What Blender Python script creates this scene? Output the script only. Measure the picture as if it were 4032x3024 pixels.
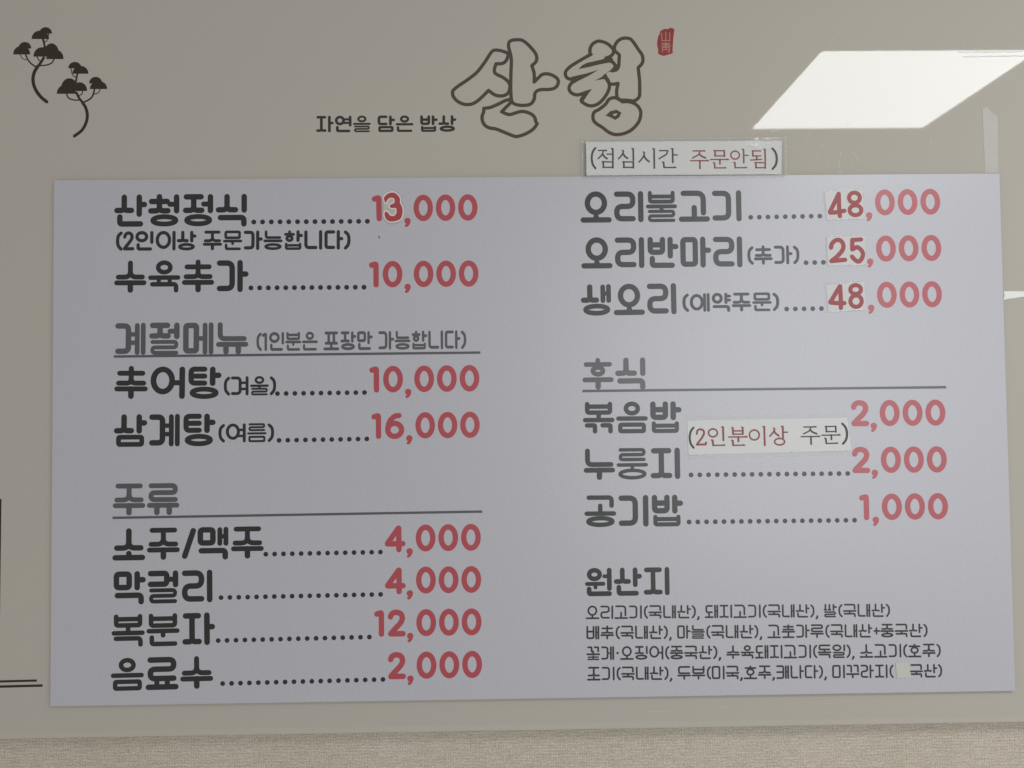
import bpy, bmesh, math, random
from mathutils import Matrix, Vector
from mathutils.geometry import delaunay_2d_cdt

# ---------------------------------------------------------------- scene
for _o in list(bpy.data.objects):
    bpy.data.objects.remove(_o)
scene = bpy.context.scene
COL = scene.collection
Z0 = 1.5                      # height of the middle of the menu board above the floor
PANEL_Y = 0.004               # front of the big sign panel; the menu board's front is y = 0
WALL_Y = 0.0205

cam_data = bpy.data.cameras.new('camera')
cam_data.sensor_width = 36.0
cam_data.lens = 27.0
cam_data.clip_start = 0.01
cam_data.clip_end = 100.0
cam = bpy.data.objects.new('camera', cam_data)
COL.objects.link(cam)
_m = Matrix(((0.999858, 0.010711, -0.013038), (-0.012706, -0.030531, -0.999453), (-0.011103, 0.999476, -0.03039))).to_4x4()
_m.translation = Vector((-0.03903, -0.96534, Z0 + 0.03484))
cam.matrix_world = _m
scene.camera = cam

world = bpy.data.worlds.new('World')
scene.world = world
world.use_nodes = True
WB = world.node_tree.nodes['Background']
WB.inputs['Color'].default_value = (1.0, 0.965, 0.93, 1)
WB.inputs['Strength'].default_value = 0.335

scene.view_settings.view_transform = 'Standard'
scene.view_settings.look = 'None'
scene.view_settings.exposure = 0.15
scene.view_settings.gamma = 1.0
LED_STRENGTH = 12.8

# added fill light, unseen, far right behind the camera, brightens the board's right side
_l = bpy.data.lights.new('side_fill_light', 'AREA')
_l.shape = 'RECTANGLE'; _l.size = 2.0; _l.size_y = 2.0; _l.energy = 4.0; _l.color = (1.0, 0.985, 0.97)
_lo = bpy.data.objects.new('side_fill_light', _l); COL.objects.link(_lo)
_lo.location = (4.4, -3.6, Z0 + 0.15)
_lo.rotation_euler = (Vector((0.25, 0, Z0)) - _lo.location).to_track_quat('-Z', 'Y').to_euler()

# added area light, unseen behind the camera, spreads sheen over the board's right half
_l = bpy.data.lights.new('rear_sheen_light', 'AREA')
_l.shape = 'RECTANGLE'; _l.size = 2.6; _l.size_y = 2.4; _l.energy = 64.0; _l.color = (0.94, 0.975, 1.0)
_lo = bpy.data.objects.new('rear_sheen_light', _l); COL.objects.link(_lo)
_lo.location = (2.15, -5.0, Z0 + 0.18)
_lo.rotation_euler = (Vector((2.15, 0, Z0 + 0.18)) - _lo.location).to_track_quat('-Z', 'Y').to_euler()

random.seed(7)

# ---------------------------------------------------------------- materials
MATS = {}
def new_mat(name, color, rough=0.5, spec=0.5, ior=1.5, coat=0.0):
    m = bpy.data.materials.new(name)
    m.use_nodes = True
    b = m.node_tree.nodes['Principled BSDF']
    b.inputs['Base Color'].default_value = (*color, 1)
    b.inputs['Roughness'].default_value = rough
    b.inputs['IOR'].default_value = ior
    b.inputs['Specular IOR Level'].default_value = spec
    if coat:
        b.inputs['Coat Weight'].default_value = coat
        b.inputs['Coat Roughness'].default_value = 0.35
        b.inputs['Coat IOR'].default_value = 1.65
        b.inputs['Specular IOR Level'].default_value = 0.1
    MATS[name] = m
    return m, m.node_tree, b

def node(nt, kind, **kw):
    n = nt.nodes.new(kind)
    for k, v in kw.items():
        setattr(n, k, v)
    return n

def grain(nt, b, color, scale, amount, detail=3.0, bump=0.0, dist=0.0002, stretch=(1, 1, 1)):
    """Fine colour grain and optional relief, laid out in object metres."""
    tc = node(nt, 'ShaderNodeTexCoord')
    mp = node(nt, 'ShaderNodeMapping')
    mp.inputs['Scale'].default_value = stretch
    nt.links.new(tc.outputs['Object'], mp.inputs['Vector'])
    nz = node(nt, 'ShaderNodeTexNoise')
    nz.inputs['Scale'].default_value = scale
    nz.inputs['Detail'].default_value = detail
    nt.links.new(mp.outputs['Vector'], nz.inputs['Vector'])
    rp = node(nt, 'ShaderNodeValToRGB')
    rp.color_ramp.elements[0].position = 0.3
    rp.color_ramp.elements[1].position = 0.7
    rp.color_ramp.elements[0].color = (*[c * (1 - amount) for c in color], 1)
    rp.color_ramp.elements[1].color = (*[min(1, c * (1 + amount)) for c in color], 1)
    nt.links.new(nz.outputs['Fac'], rp.inputs['Fac'])
    nt.links.new(rp.outputs['Color'], b.inputs['Base Color'])
    if bump:
        bp = node(nt, 'ShaderNodeBump')
        bp.inputs['Strength'].default_value = bump
        bp.inputs['Distance'].default_value = dist
        nt.links.new(nz.outputs['Fac'], bp.inputs['Height'])
        nt.links.new(bp.outputs['Normal'], b.inputs['Normal'])
    return nz

# board face: white film laminate, satin
INK_ROUGH = 0.55
BOARD_C = (0.505, 0.503, 0.55)
m, nt, b = new_mat('board_film', BOARD_C, rough=INK_ROUGH, coat=1.0)
grain(nt, b, BOARD_C, 420.0, 0.05, bump=0.12, dist=0.0001)
new_mat('board_core', (0.16, 0.155, 0.15), rough=0.8)  # core colour darkened so the shadow under the board reads stronger
def ink(name, c, rough=INK_ROUGH):
    m, nt, b = new_mat(name, c, rough=rough, coat=1.0 if rough == INK_ROUGH else 0.15)
    grain(nt, b, c, 900.0, 0.05, bump=0.12, dist=0.0001)
ink('ink_black', (0.0045, 0.0048, 0.0055))
ink('ink_grey', (0.085, 0.082, 0.095))
ink('ink_red', (0.44, 0.055, 0.072))
ink('marker_red', (0.38, 0.045, 0.055), 0.4)
ink('note_grey', (0.030, 0.030, 0.030), 0.5)
ink('note_red', (0.27, 0.040, 0.050), 0.5)
ink('sticker_red', (0.42, 0.075, 0.085), 0.4)
ink('smudge_grey', (0.14, 0.14, 0.16), 0.6)

# big sign panel: back-printed glossy acrylic, cream
PANEL_C = (0.500, 0.468, 0.412)
m, nt, b = new_mat('panel_acrylic', PANEL_C, rough=0.025, ior=1.49, spec=0.44)
tc = node(nt, 'ShaderNodeTexCoord')
# cream body with a hardly visible mottle
nz = node(nt, 'ShaderNodeTexNoise'); nz.inputs['Scale'].default_value = 3.0; nz.inputs['Detail'].default_value = 2.0
nt.links.new(tc.outputs['Object'], nz.inputs['Vector'])
rp = node(nt, 'ShaderNodeValToRGB')
rp.color_ramp.elements[0].position = 0.3; rp.color_ramp.elements[1].position = 0.7
rp.color_ramp.elements[0].color = (PANEL_C[0] * 0.985, PANEL_C[1] * 0.99, PANEL_C[2] * 1.0, 1)
rp.color_ramp.elements[1].color = (PANEL_C[0] * 1.015, PANEL_C[1] * 1.01, PANEL_C[2] * 1.0, 1)
nt.links.new(nz.outputs['Fac'], rp.inputs['Fac'])
# wiping streaks and specks of dried glue: dust film, coat it brighter and duller
mp = node(nt, 'ShaderNodeMapping'); mp.inputs['Scale'].default_value = (60.0, 60.0, 9.0)
mp.inputs['Rotation'].default_value = (0, math.radians(6), 0)
nt.links.new(tc.outputs['Object'], mp.inputs['Vector'])
st = node(nt, 'ShaderNodeTexNoise'); st.inputs['Scale'].default_value = 1.0; st.inputs['Detail'].default_value = 5.0
st.inputs['Roughness'].default_value = 0.62
nt.links.new(mp.outputs['Vector'], st.inputs['Vector'])
sr = node(nt, 'ShaderNodeMapRange'); sr.inputs['From Min'].default_value = 0.54; sr.inputs['From Max'].default_value = 0.72
nt.links.new(st.outputs['Fac'], sr.inputs['Value'])
# streaks gather round the place above the board's right half
sx = node(nt, 'ShaderNodeVectorMath', operation='DISTANCE')
sx.inputs[1].default_value = (0.40, 0.0, 0.39)
nt.links.new(tc.outputs['Object'], sx.inputs[0])
sm = node(nt, 'ShaderNodeMapRange'); sm.inputs['From Min'].default_value = 0.24; sm.inputs['From Max'].default_value = 0.04
nt.links.new(sx.outputs['Value'], sm.inputs['Value'])
mu = node(nt, 'ShaderNodeMath', operation='MULTIPLY')
nt.links.new(sr.outputs['Result'], mu.inputs[0]); nt.links.new(sm.outputs['Result'], mu.inputs[1])
mx = node(nt, 'ShaderNodeMix', data_type='RGBA')
mx.inputs['B'].default_value = (0.62, 0.60, 0.56, 1)
ms = node(nt, 'ShaderNodeMath', operation='MULTIPLY'); ms.inputs[1].default_value = 0.6
nt.links.new(mu.outputs[0], ms.inputs[0])
nt.links.new(ms.outputs[0], mx.inputs['Factor']); nt.links.new(rp.outputs['Color'], mx.inputs['A'])
nt.links.new(mx.outputs['Result'], b.inputs['Base Color'])
rr = node(nt, 'ShaderNodeMapRange'); rr.inputs['To Min'].default_value = 0.022; rr.inputs['To Max'].default_value = 0.16
nt.links.new(mu.outputs[0], rr.inputs['Value']); nt.links.new(rr.outputs['Result'], b.inputs['Roughness'])
m, nt, b = new_mat('panel_edge', (0.56, 0.54, 0.45), rough=0.12, ior=1.49)
new_mat('dust_pale', (0.57, 0.55, 0.50), rough=0.6)
new_mat('scratch_grey', (0.82, 0.81, 0.79), rough=0.5)
new_mat('clear_edge', (0.52, 0.485, 0.425), rough=0.05, spec=0.4)
for nm, c in (('print_brown', (0.030, 0.020, 0.013)), ('print_dark_brown', (0.030, 0.019, 0.011)),
              ('print_slate', (0.040, 0.037, 0.034)), ('print_logo', (0.090, 0.068, 0.050)),
              ('seal_red', (0.30, 0.050, 0.045)), ('seal_pale', (0.50, 0.30, 0.26))):
    m, nt, b = new_mat(nm, c, rough=0.06, ior=1.49)
    grain(nt, b, c, 400.0, 0.05)

# papers, films, tapes
m, nt, b = new_mat('note_paper', (0.74, 0.745, 0.73), rough=0.55)
grain(nt, b, (0.74, 0.745, 0.73), 700.0, 0.03, bump=0.1)
m, nt, b = new_mat('sticker_paper', (0.68, 0.68, 0.67), rough=0.5)
grain(nt, b, (0.68, 0.68, 0.67), 700.0, 0.03, bump=0.1)
m, nt, b = new_mat('cut_paper', (0.80, 0.71, 0.69), rough=0.6)
m, nt, b = new_mat('patch_paper', (0.58, 0.58, 0.53), rough=0.85)
grain(nt, b, (0.58, 0.58, 0.53), 500.0, 0.06, bump=0.35, dist=0.0002)
m, nt, b = new_mat('cover_tape', (0.52, 0.50, 0.46), rough=0.6)
grain(nt, b, (0.52, 0.50, 0.46), 260.0, 0.08, bump=0.4, dist=0.0003)
m, nt, b = new_mat('wedge_white', (0.85, 0.86, 0.82), rough=0.45)
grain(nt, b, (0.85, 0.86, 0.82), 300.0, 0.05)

def film_mat(name, haze, haze_col, rough, bump=0.0, bscale=120.0, ior=1.5):
    """Clear plastic film: sees through, reflects by Fresnel, a trace of milkiness."""
    m = bpy.data.materials.new(name); m.use_nodes = True
    nt = m.node_tree; nt.nodes.clear()
    out = node(nt, 'ShaderNodeOutputMaterial')
    tr = node(nt, 'ShaderNodeBsdfTransparent'); tr.inputs['Color'].default_value = (0.985, 0.987, 0.985, 1)
    df = node(nt, 'ShaderNodeBsdfDiffuse'); df.inputs['Color'].default_value = (*haze_col, 1)
    gl = node(nt, 'ShaderNodeBsdfGlossy'); gl.inputs['Roughness'].default_value = rough
    fr = node(nt, 'ShaderNodeFresnel')      # thin sheet: the same reflectance from both sides
    ge = node(nt, 'ShaderNodeNewGeometry'); ir = node(nt, 'ShaderNodeMapRange')
    ir.inputs['To Min'].default_value = ior; ir.inputs['To Max'].default_value = 1 / ior
    nt.links.new(ge.outputs['Backfacing'], ir.inputs['Value']); nt.links.new(ir.outputs['Result'], fr.inputs['IOR'])
    m1 = node(nt, 'ShaderNodeMixShader'); m1.inputs['Fac'].default_value = haze
    m2 = node(nt, 'ShaderNodeMixShader')
    nt.links.new(tr.outputs[0], m1.inputs[1]); nt.links.new(df.outputs[0], m1.inputs[2])
    nt.links.new(fr.outputs[0], m2.inputs['Fac'])
    nt.links.new(m1.outputs[0], m2.inputs[1]); nt.links.new(gl.outputs[0], m2.inputs[2])
    nt.links.new(m2.outputs[0], out.inputs['Surface'])
    if bump:
        tc = node(nt, 'ShaderNodeTexCoord')
        nz = node(nt, 'ShaderNodeTexNoise'); nz.inputs['Scale'].default_value = bscale; nz.inputs['Detail'].default_value = 2.0
        nt.links.new(tc.outputs['Object'], nz.inputs['Vector'])
        bp = node(nt, 'ShaderNodeBump'); bp.inputs['Strength'].default_value = bump; bp.inputs['Distance'].default_value = 0.001
        nt.links.new(nz.outputs['Fac'], bp.inputs['Height'])
        nt.links.new(bp.outputs['Normal'], gl.inputs['Normal'])
    MATS[name] = m
    return m
film_mat('laminate_film', 0.10, (0.62, 0.64, 0.62), 0.05, bump=0.10, bscale=60)
film_mat('tape_film', 0.05, (0.75, 0.75, 0.75), 0.30, bump=0.1, bscale=90, ior=1.25)
film_mat('film_edge', 0.18, (0.75, 0.75, 0.74), 0.07)
film_mat('cloudy_film', 0.35, (0.76, 0.74, 0.68), 0.45, bump=0.4, bscale=300)
film_mat('crinkled_film', 0.03, (0.8, 0.8, 0.8), 0.04, bump=1.0, bscale=330)

# textured vinyl wallpaper: woven look, short horizontal ribs
WALL_C = (0.635, 0.582, 0.488)
m, nt, b = new_mat('wallpaper_vinyl', WALL_C, rough=0.55)
tc = node(nt, 'ShaderNodeTexCoord')
def wnoise(scale, sx, sy, sz, detail=3.0, rough=0.5):
    mp = node(nt, 'ShaderNodeMapping'); mp.inputs['Scale'].default_value = (sx, sy, sz)
    nt.links.new(tc.outputs['Object'], mp.inputs['Vector'])
    n = node(nt, 'ShaderNodeTexNoise'); n.inputs['Scale'].default_value = scale
    n.inputs['Detail'].default_value = detail; n.inputs['Roughness'].default_value = rough
    nt.links.new(mp.outputs['Vector'], n.inputs['Vector'])
    return n
n1 = wnoise(1.0, 330, 1, 520, 3.0, 0.7)       # grains of the weave
n2 = wnoise(1.0, 45, 1, 330, 4.0, 0.7)  # long ribs
n3 = wnoise(1.0, 9, 1, 9, 2.0)           # broad cloudiness
a1 = node(nt, 'ShaderNodeMath', operation='MULTIPLY'); a1.inputs[1].default_value = 0.68
a2 = node(nt, 'ShaderNodeMath', operation='MULTIPLY'); a2.inputs[1].default_value = 0.42
ad = node(nt, 'ShaderNodeMath', operation='ADD')
nt.links.new(n1.outputs['Fac'], a1.inputs[0]); nt.links.new(n2.outputs['Fac'], a2.inputs[0])
nt.links.new(a1.outputs[0], ad.inputs[0]); nt.links.new(a2.outputs[0], ad.inputs[1])
# rows of raised knots, broken up by distortion
w1 = node(nt, 'ShaderNodeTexWave', bands_direction='Z'); w1.inputs['Scale'].default_value = 83.0
w2 = node(nt, 'ShaderNodeTexWave', bands_direction='X'); w2.inputs['Scale'].default_value = 104.0
for w_ in (w1, w2):
    w_.inputs['Distortion'].default_value = 5.0; w_.inputs['Detail'].default_value = 2.0
    w_.inputs['Detail Scale'].default_value = 1.2
    nt.links.new(tc.outputs['Object'], w_.inputs['Vector'])
kn = node(nt, 'ShaderNodeMath', operation='MULTIPLY')
nt.links.new(w1.outputs['Fac'], kn.inputs[0]); nt.links.new(w2.outputs['Fac'], kn.inputs[1])
k2 = node(nt, 'ShaderNodeMath', operation='MULTIPLY_ADD'); k2.inputs[1].default_value = 0.15
nt.links.new(kn.outputs[0], k2.inputs[0]); nt.links.new(ad.outputs[0], k2.inputs[2]); ad = k2
rp = node(nt, 'ShaderNodeValToRGB')
rp.color_ramp.elements[0].position = 0.44; rp.color_ramp.elements[1].position = 0.76
rp.color_ramp.elements[0].color = (WALL_C[0] * 0.62, WALL_C[1] * 0.61, WALL_C[2] * 0.60, 1)
rp.color_ramp.elements[1].color = (WALL_C[0] * 1.20, WALL_C[1] * 1.18, WALL_C[2] * 1.18, 1)
nt.links.new(ad.outputs[0], rp.inputs['Fac'])
mx = node(nt, 'ShaderNodeMix', data_type='RGBA', blend_type='MULTIPLY'); mx.inputs['Factor'].default_value = 1.0
cr = node(nt, 'ShaderNodeValToRGB')
cr.color_ramp.elements[0].position = 0.35; cr.color_ramp.elements[1].position = 0.65
cr.color_ramp.elements[0].color = (0.95, 0.95, 0.93, 1); cr.color_ramp.elements[1].color = (1.0, 0.99, 1.0, 1)
nt.links.new(n3.outputs['Fac'], cr.inputs['Fac'])
nt.links.new(rp.outputs['Color'], mx.inputs['A']); nt.links.new(cr.outputs['Color'], mx.inputs['B'])
nt.links.new(mx.outputs['Result'], b.inputs['Base Color'])
bp = node(nt, 'ShaderNodeBump'); bp.inputs['Strength'].default_value = 0.7; bp.inputs['Distance'].default_value = 0.0008
nt.links.new(ad.outputs[0], bp.inputs['Height']); nt.links.new(bp.outputs['Normal'], b.inputs['Normal'])

m = bpy.data.materials.new('led_diffuser'); m.use_nodes = True; MATS['led_diffuser'] = m
nt = m.node_tree; nt.nodes.clear()
out = node(nt, 'ShaderNodeOutputMaterial'); em = node(nt, 'ShaderNodeEmission')
em.inputs['Color'].default_value = (0.97, 1.0, 0.995, 1); em.inputs['Strength'].default_value = LED_STRENGTH
nt.links.new(em.outputs[0], out.inputs['Surface'])
new_mat('led_frame', (0.75, 0.75, 0.75), rough=0.4)

# ---------------------------------------------------------------- objects
def mesh_obj(name, verts, faces, mat, parent=None, smooth=False, loc=None):
    me = bpy.data.meshes.new(name)
    me.from_pydata(verts, [], faces)
    mats = mat if isinstance(mat, (list, tuple)) else [mat]
    for q in mats:
        me.materials.append(MATS[q])
    me.update()
    o = bpy.data.objects.new(name, me)
    COL.objects.link(o)
    if parent is not None:
        o.parent = parent
    if loc is not None:
        o.location = loc
    if smooth:
        for p in me.polygons:
            p.use_smooth = True
    return o

def tag(o, label=None, category=None, group=None, kind=None):
    if label: o['label'] = label
    if category: o['category'] = category
    if group: o['group'] = group
    if kind: o['kind'] = kind
    return o

def empty(name, loc, **kw):
    o = bpy.data.objects.new(name, None)
    o.empty_display_size = 0.05
    COL.objects.link(o)
    o.location = loc
    return tag(o, **kw)

def part(name, parent, verts, faces, mat, **kw):
    """verts are given in world metres; the part is parented to an unrotated empty"""
    L = parent.location
    o = mesh_obj(name, [(x - L.x, y - L.y, z - L.z) for x, y, z in verts], faces, mat, parent, **kw)
    return o

# ---------------------------------------------------------------- flat shapes (2-D, y down or up as given)
def smooth_path(pts, closed, n=6):
    """Catmull-Rom; a doubled point is a sharp corner."""
    P = [Vector(p) for p in pts]
    N = len(P)
    outp = []
    rng = range(N) if closed else range(N - 1)
    for i in rng:
        p1, p2 = P[i], P[(i + 1) % N]
        if (p2 - p1).length < 1e-9:
            continue
        p0 = P[i - 1] if (closed or i > 0) else p1
        p3 = P[(i + 2) % N] if (closed or i + 2 < N) else p2
        if (p0 - p1).length < 1e-9: p0 = p1 - (p2 - p1) * 0.6
        if (p3 - p2).length < 1e-9: p3 = p2 + (p2 - p1) * 0.6
        for k in range(n):
            t = k / n
            q = 0.5 * ((2 * p1) + (-p0 + p2) * t + (2 * p0 - 5 * p1 + 4 * p2 - p3) * t * t + (-p0 + 3 * p1 - 3 * p2 + p3) * t ** 3)
            outp.append((q.x, q.y))
    if not closed:
        outp.append((P[-1].x, P[-1].y))
    return outp

def disc(c, r, n=14):
    return [(c[0] + r * math.cos(2 * math.pi * i / n), c[1] + r * math.sin(2 * math.pi * i / n)) for i in range(n)]

def strip(pts, w, closed=False, cap='round'):
    """A thick line as convex polygons: mitred quads, discs at ends and sharp turns."""
    P = [Vector(p) for p in pts]
    Q = [P[0]]
    for p in P[1:]:
        if (p - Q[-1]).length > 1e-7: Q.append(p)
    if closed and (Q[0] - Q[-1]).length < 1e-7: Q.pop()
    P = Q; N = len(P); h = w / 2
    if N < 2:
        return [disc(P[0], h)]
    res = []
    segs = [(i, (i + 1) % N) for i in (range(N) if closed else range(N - 1))]
    dirs = [(P[b] - P[a]).normalized() for a, b in segs]
    def off(k_prev, k_next, idx):
        d1 = dirs[k_prev] if k_prev is not None else None
        d2 = dirs[k_next] if k_next is not None else None
        if d1 is None: d = d2; return Vector((-d.y, d.x)) * h, False
        if d2 is None: d = d1; return Vector((-d.y, d.x)) * h, False
        c = max(-1, min(1, d1.dot(d2)))
        if c < 0.75: return None, True
        n1 = Vector((-d1.y, d1.x)); n2 = Vector((-d2.y, d2.x))
        mm = (n1 + n2).normalized()
        return mm * (h / max(0.5, mm.dot(n1))), False
    M = len(segs)
    for k, (a, b) in enumerate(segs):
        prv = k - 1 if (closed or k > 0) else None
        if prv is not None and prv < 0: prv = M - 1
        nxt = k + 1 if (closed or k < M - 1) else None
        if nxt is not None and nxt >= M: nxt = 0
        oa, sa = off(prv, k, a); ob, sb = off(k, nxt, b)
        nn = Vector((-dirs[k].y, dirs[k].x)) * h
        if sa: oa = nn
        if sb: ob = nn
        res.append([tuple(P[a] + oa), tuple(P[b] + ob), tuple(P[b] - ob), tuple(P[a] - oa)])
        if sa: res.append(disc(P[a], h))
    if not closed and cap == 'round':
        res.append(disc(P[0], h)); res.append(disc(P[-1], h))
    return res

def union(polys):
    """Union of 2-D polygons as triangles: (verts, faces)."""
    V, F = [], []
    for p in polys:
        if sum(p[i][0] * p[(i + 1) % len(p)][1] - p[(i + 1) % len(p)][0] * p[i][1] for i in range(len(p))) < 0:
            p = p[::-1]
        b = len(V)
        V.extend(Vector((x, y)) for x, y in p)
        F.append(list(range(b, b + len(p))))
    vo, eo, fo, ov, oe, of = delaunay_2d_cdt(V, [], F, 0, 1e-6)
    boxes = []
    for f in F:
        q = [V[i] for i in f]
        boxes.append((min(a.x for a in q), max(a.x for a in q), min(a.y for a in q), max(a.y for a in q), q))
    def inside(x, y):
        for xa, xb, ya, yb, q in boxes:
            if xa <= x <= xb and ya <= y <= yb:
                c = False; j = q[-1]
                for i in q:
                    if (i.y > y) != (j.y > y) and x < (j.x - i.x) * (y - i.y) / (j.y - i.y) + i.x:
                        c = not c
                    j = i
                if c: return True
        return False
    keep = []
    for f in fo:
        cx = sum(vo[i].x for i in f) / len(f); cy = sum(vo[i].y for i in f) / len(f)
        if inside(cx, cy): keep.append(f)
    used = {}; verts = []; faces = []
    for f in keep:
        g = []
        for i in f:
            if i not in used:
                used[i] = len(verts); verts.append((vo[i].x, vo[i].y))
            g.append(used[i])
        faces.append(g)
    return verts, faces

# ---------------------------------------------------------------- lettering
# Every glyph is a set of strokes in a cell 1 wide and 1 high, y running down.
INITIALS = 'ㄱㄲㄴㄷㄸㄹㅁㅂㅃㅅㅆㅇㅈㅉㅊㅋㅌㅍㅎ'
VOWELS = 'ㅏㅐㅑㅒㅓㅔㅕㅖㅗㅘㅙㅚㅛㅜㅝㅞㅟㅠㅡㅢㅣ'
FINALS = ['', 'ㄱ', 'ㄲ', 'ㄳ', 'ㄴ', 'ㄵ', 'ㄶ', 'ㄷ', 'ㄹ', 'ㄺ', 'ㄻ', 'ㄼ', 'ㄽ', 'ㄾ', 'ㄿ', 'ㅀ', 'ㅁ', 'ㅂ', 'ㅄ', 'ㅅ', 'ㅆ', 'ㅇ', 'ㅈ', 'ㅊ', 'ㅋ', 'ㅌ', 'ㅍ', 'ㅎ']

def rpath(pts, r, closed=False, n=5):
    """polyline with corners rounded by radius r"""
    P = [Vector(p) for p in pts]; N = len(P); res = []
    for i in range(N):
        if not closed and i in (0, N - 1):
            res.append(tuple(P[i])); continue
        a, b, c = P[i - 1], P[i], P[(i + 1) % N]
        u = a - b; v = c - b
        rr = min(r, u.length * 0.5, v.length * 0.5)
        if rr < 1e-4: res.append(tuple(b)); continue
        p = b + u.normalized() * rr; q = b + v.normalized() * rr
        for k in range(n + 1):
            t = k / n
            z = p * (1 - t) ** 2 + b * 2 * t * (1 - t) + q * t * t
            res.append(tuple(z))
    return res

def ell(cx, cy, rx, ry, n=26):
    return [(cx + rx * math.cos(2 * math.pi * i / n), cy + ry * math.sin(2 * math.pi * i / n)) for i in range(n)]

NEED = {'ㄱ': 1.0, 'ㄲ': 1.0, 'ㄴ': 1.0, 'ㄷ': 2.6, 'ㄹ': 3.75, 'ㅁ': 2.5, 'ㅂ': 2.8, 'ㅅ': 2.0, 'ㅆ': 2.0, 'ㅇ': 2.5,
        'ㅈ': 2.7, 'ㅊ': 3.3, 'ㅋ': 3.0, 'ㅌ': 3.7, 'ㅍ': 2.7, 'ㅎ': 4.0}

def jamo(ch, x0, y0, x1, y1, w, tall=False):
    """modular rounded jamo in its ink box -> list of (points, closed, width)"""
    w = min(w, (y1 - y0) / NEED.get(ch, 2.0))
    if ch in 'ㄲㅆ':
        w = min(w, (x1 - x0) / 3.6)
    i = w / 2
    l, t, r, b = x0 + i, y0 + i, x1 - i, y1 - i
    c = (l + r) / 2; H = b - t; W = r - l
    S = []
    R = min(W, max(H, w)) * 0.34
    if ch == 'ㄱ':
        if tall:
            S.append((rpath([(l, t), (r, t), (r, b), (l, b)], min(W * 0.42, H * 0.28)), 0, w))
        else:
            S.append((rpath([(l, t), (r, t), (r, b)], max(R, w * 0.7)), 0, w))
    elif ch == 'ㄲ':
        g = w * 0.7; mid = (x0 + x1) / 2
        S.append((rpath([(l, t), (mid - g / 2 - i, t), (mid - g / 2 - i, b)], R * .6), 0, w))
        S.append((rpath([(mid + g / 2 + i, t), (r, t), (r, b)], R * .6), 0, w))
    elif ch == 'ㄴ':
        S.append((rpath([(l, t), (l, b), (r, b)], min(R, w)), 0, w))
    elif ch == 'ㄷ':
        S.append((rpath([(r, t), (l, t), (l, b), (r, b)], min(W, H) * 0.28), 0, w))
    elif ch == 'ㄹ':
        m = (t + b) / 2; q = min(W * 0.42, H / 4 * 1.0)
        if tall and H > 0.6:
            S.append((rpath([(l, t), (r, t), (r, m), (l, m), (l, b), (r, b)], H * 0.235, n=7), 0, w))
        else:
            S.append((rpath([(l, t), (r, t), (r, m), (l, m), (l, b), (r, b)], q), 0, w))
    elif ch == 'ㅁ':
        S.append((rpath([(l, t), (r, t), (r, b), (l, b)], min(W, H) * 0.22, True), 1, w))
    elif ch == 'ㅂ':
        S.append((rpath([(l, t), (l, b), (r, b), (r, t)], min(W, H) * 0.25), 0, w))
        S.append(([(l, t + H * 0.42 if H > 2.2 * w else t + max(H * .30, 0)), (r, t + H * 0.42 if H > 2.2 * w else t + max(H * .30, 0))], 0, w))
    elif ch == 'ㅅ':
        q = min(H * 0.5, W * 0.3)
        S.append((rpath([(c, t), (c, b), (l, b)], q), 0, w)); S.append((rpath([(c, t), (c, b), (r, b)], q), 0, w))
    elif ch == 'ㅆ':
        mid = (x0 + x1) / 2; g = w * 0.25
        for a0, a1 in ((x0, mid - g / 2), (mid + g / 2, x1)):
            S += jamo('ㅅ', a0, y0, a1, y1, w)
    elif ch == 'ㅇ':
        S.append((ell(c, (t + b) / 2, W / 2, H / 2), 1, w))
    elif ch == 'ㅈ':
        q = min(H * 0.45, W * 0.26); m2 = W * 0.04
        S.append(([(l + m2, t), (r - m2, t)], 0, w))
        S.append((rpath([(c, t), (c, b), (l, b)], q), 0, w)); S.append((rpath([(c, t), (c, b), (r, b)], q), 0, w))
    elif ch == 'ㅊ':
        t2 = t + min(w * 0.95, H * 0.28)
        S.append(([(c, t - w * 0.06), (c, t2)], 0, w))
        S.append(([(l + W * .04, t2 + w * .1), (r - W * .04, t2 + w * .1)], 0, w))
        q = min((b - t2) * 0.45, W * 0.26)
        S.append((rpath([(c, t2), (c, b), (l, b)], q), 0, w)); S.append((rpath([(c, t2), (c, b), (r, b)], q), 0, w))
    elif ch == 'ㅋ':
        m = (t + b) / 2
        S.append((rpath([(l, t), (r, t), (r, b), (l, b)] if tall else [(l, t), (r, t), (r, b)], R * .8), 0, w))
        S.append(([(l, m), (r, m)], 0, w))
    elif ch == 'ㅌ':
        S.append((rpath([(r, t), (l, t), (l, b), (r, b)], min(W, H) * 0.28), 0, w))
        S.append(([(l, (t + b) / 2), (r, (t + b) / 2)], 0, w))
    elif ch == 'ㅍ':
        S.append(([(l, t), (r, t)], 0, w)); S.append(([(l, b), (r, b)], 0, w))
        S.append(([(l + W * .26, t), (l + W * .26, b)], 0, w)); S.append(([(r - W * .26, t), (r - W * .26, b)], 0, w))
    elif ch == 'ㅎ':
        t2 = t + w * 0.8
        S.append(([(c, t), (c, t2)], 0, w)); S.append(([(l, t2 + w * .1), (r, t2 + w * .1)], 0, w))
        cy0 = t2 + w * 0.75
        S.append((ell(c, (cy0 + b) / 2, min(W * 0.33, (b - cy0) * .75), (b - cy0) / 2), 1, w))
    return S

def stem(x, ya, yb, w):
    return ([(x, ya + w / 2), (x, yb - w / 2)], 0, w)
def bar_(xa, xb, y, w):
    return ([(xa + w / 2, y), (xb - w / 2, y)], 0, w)

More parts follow.
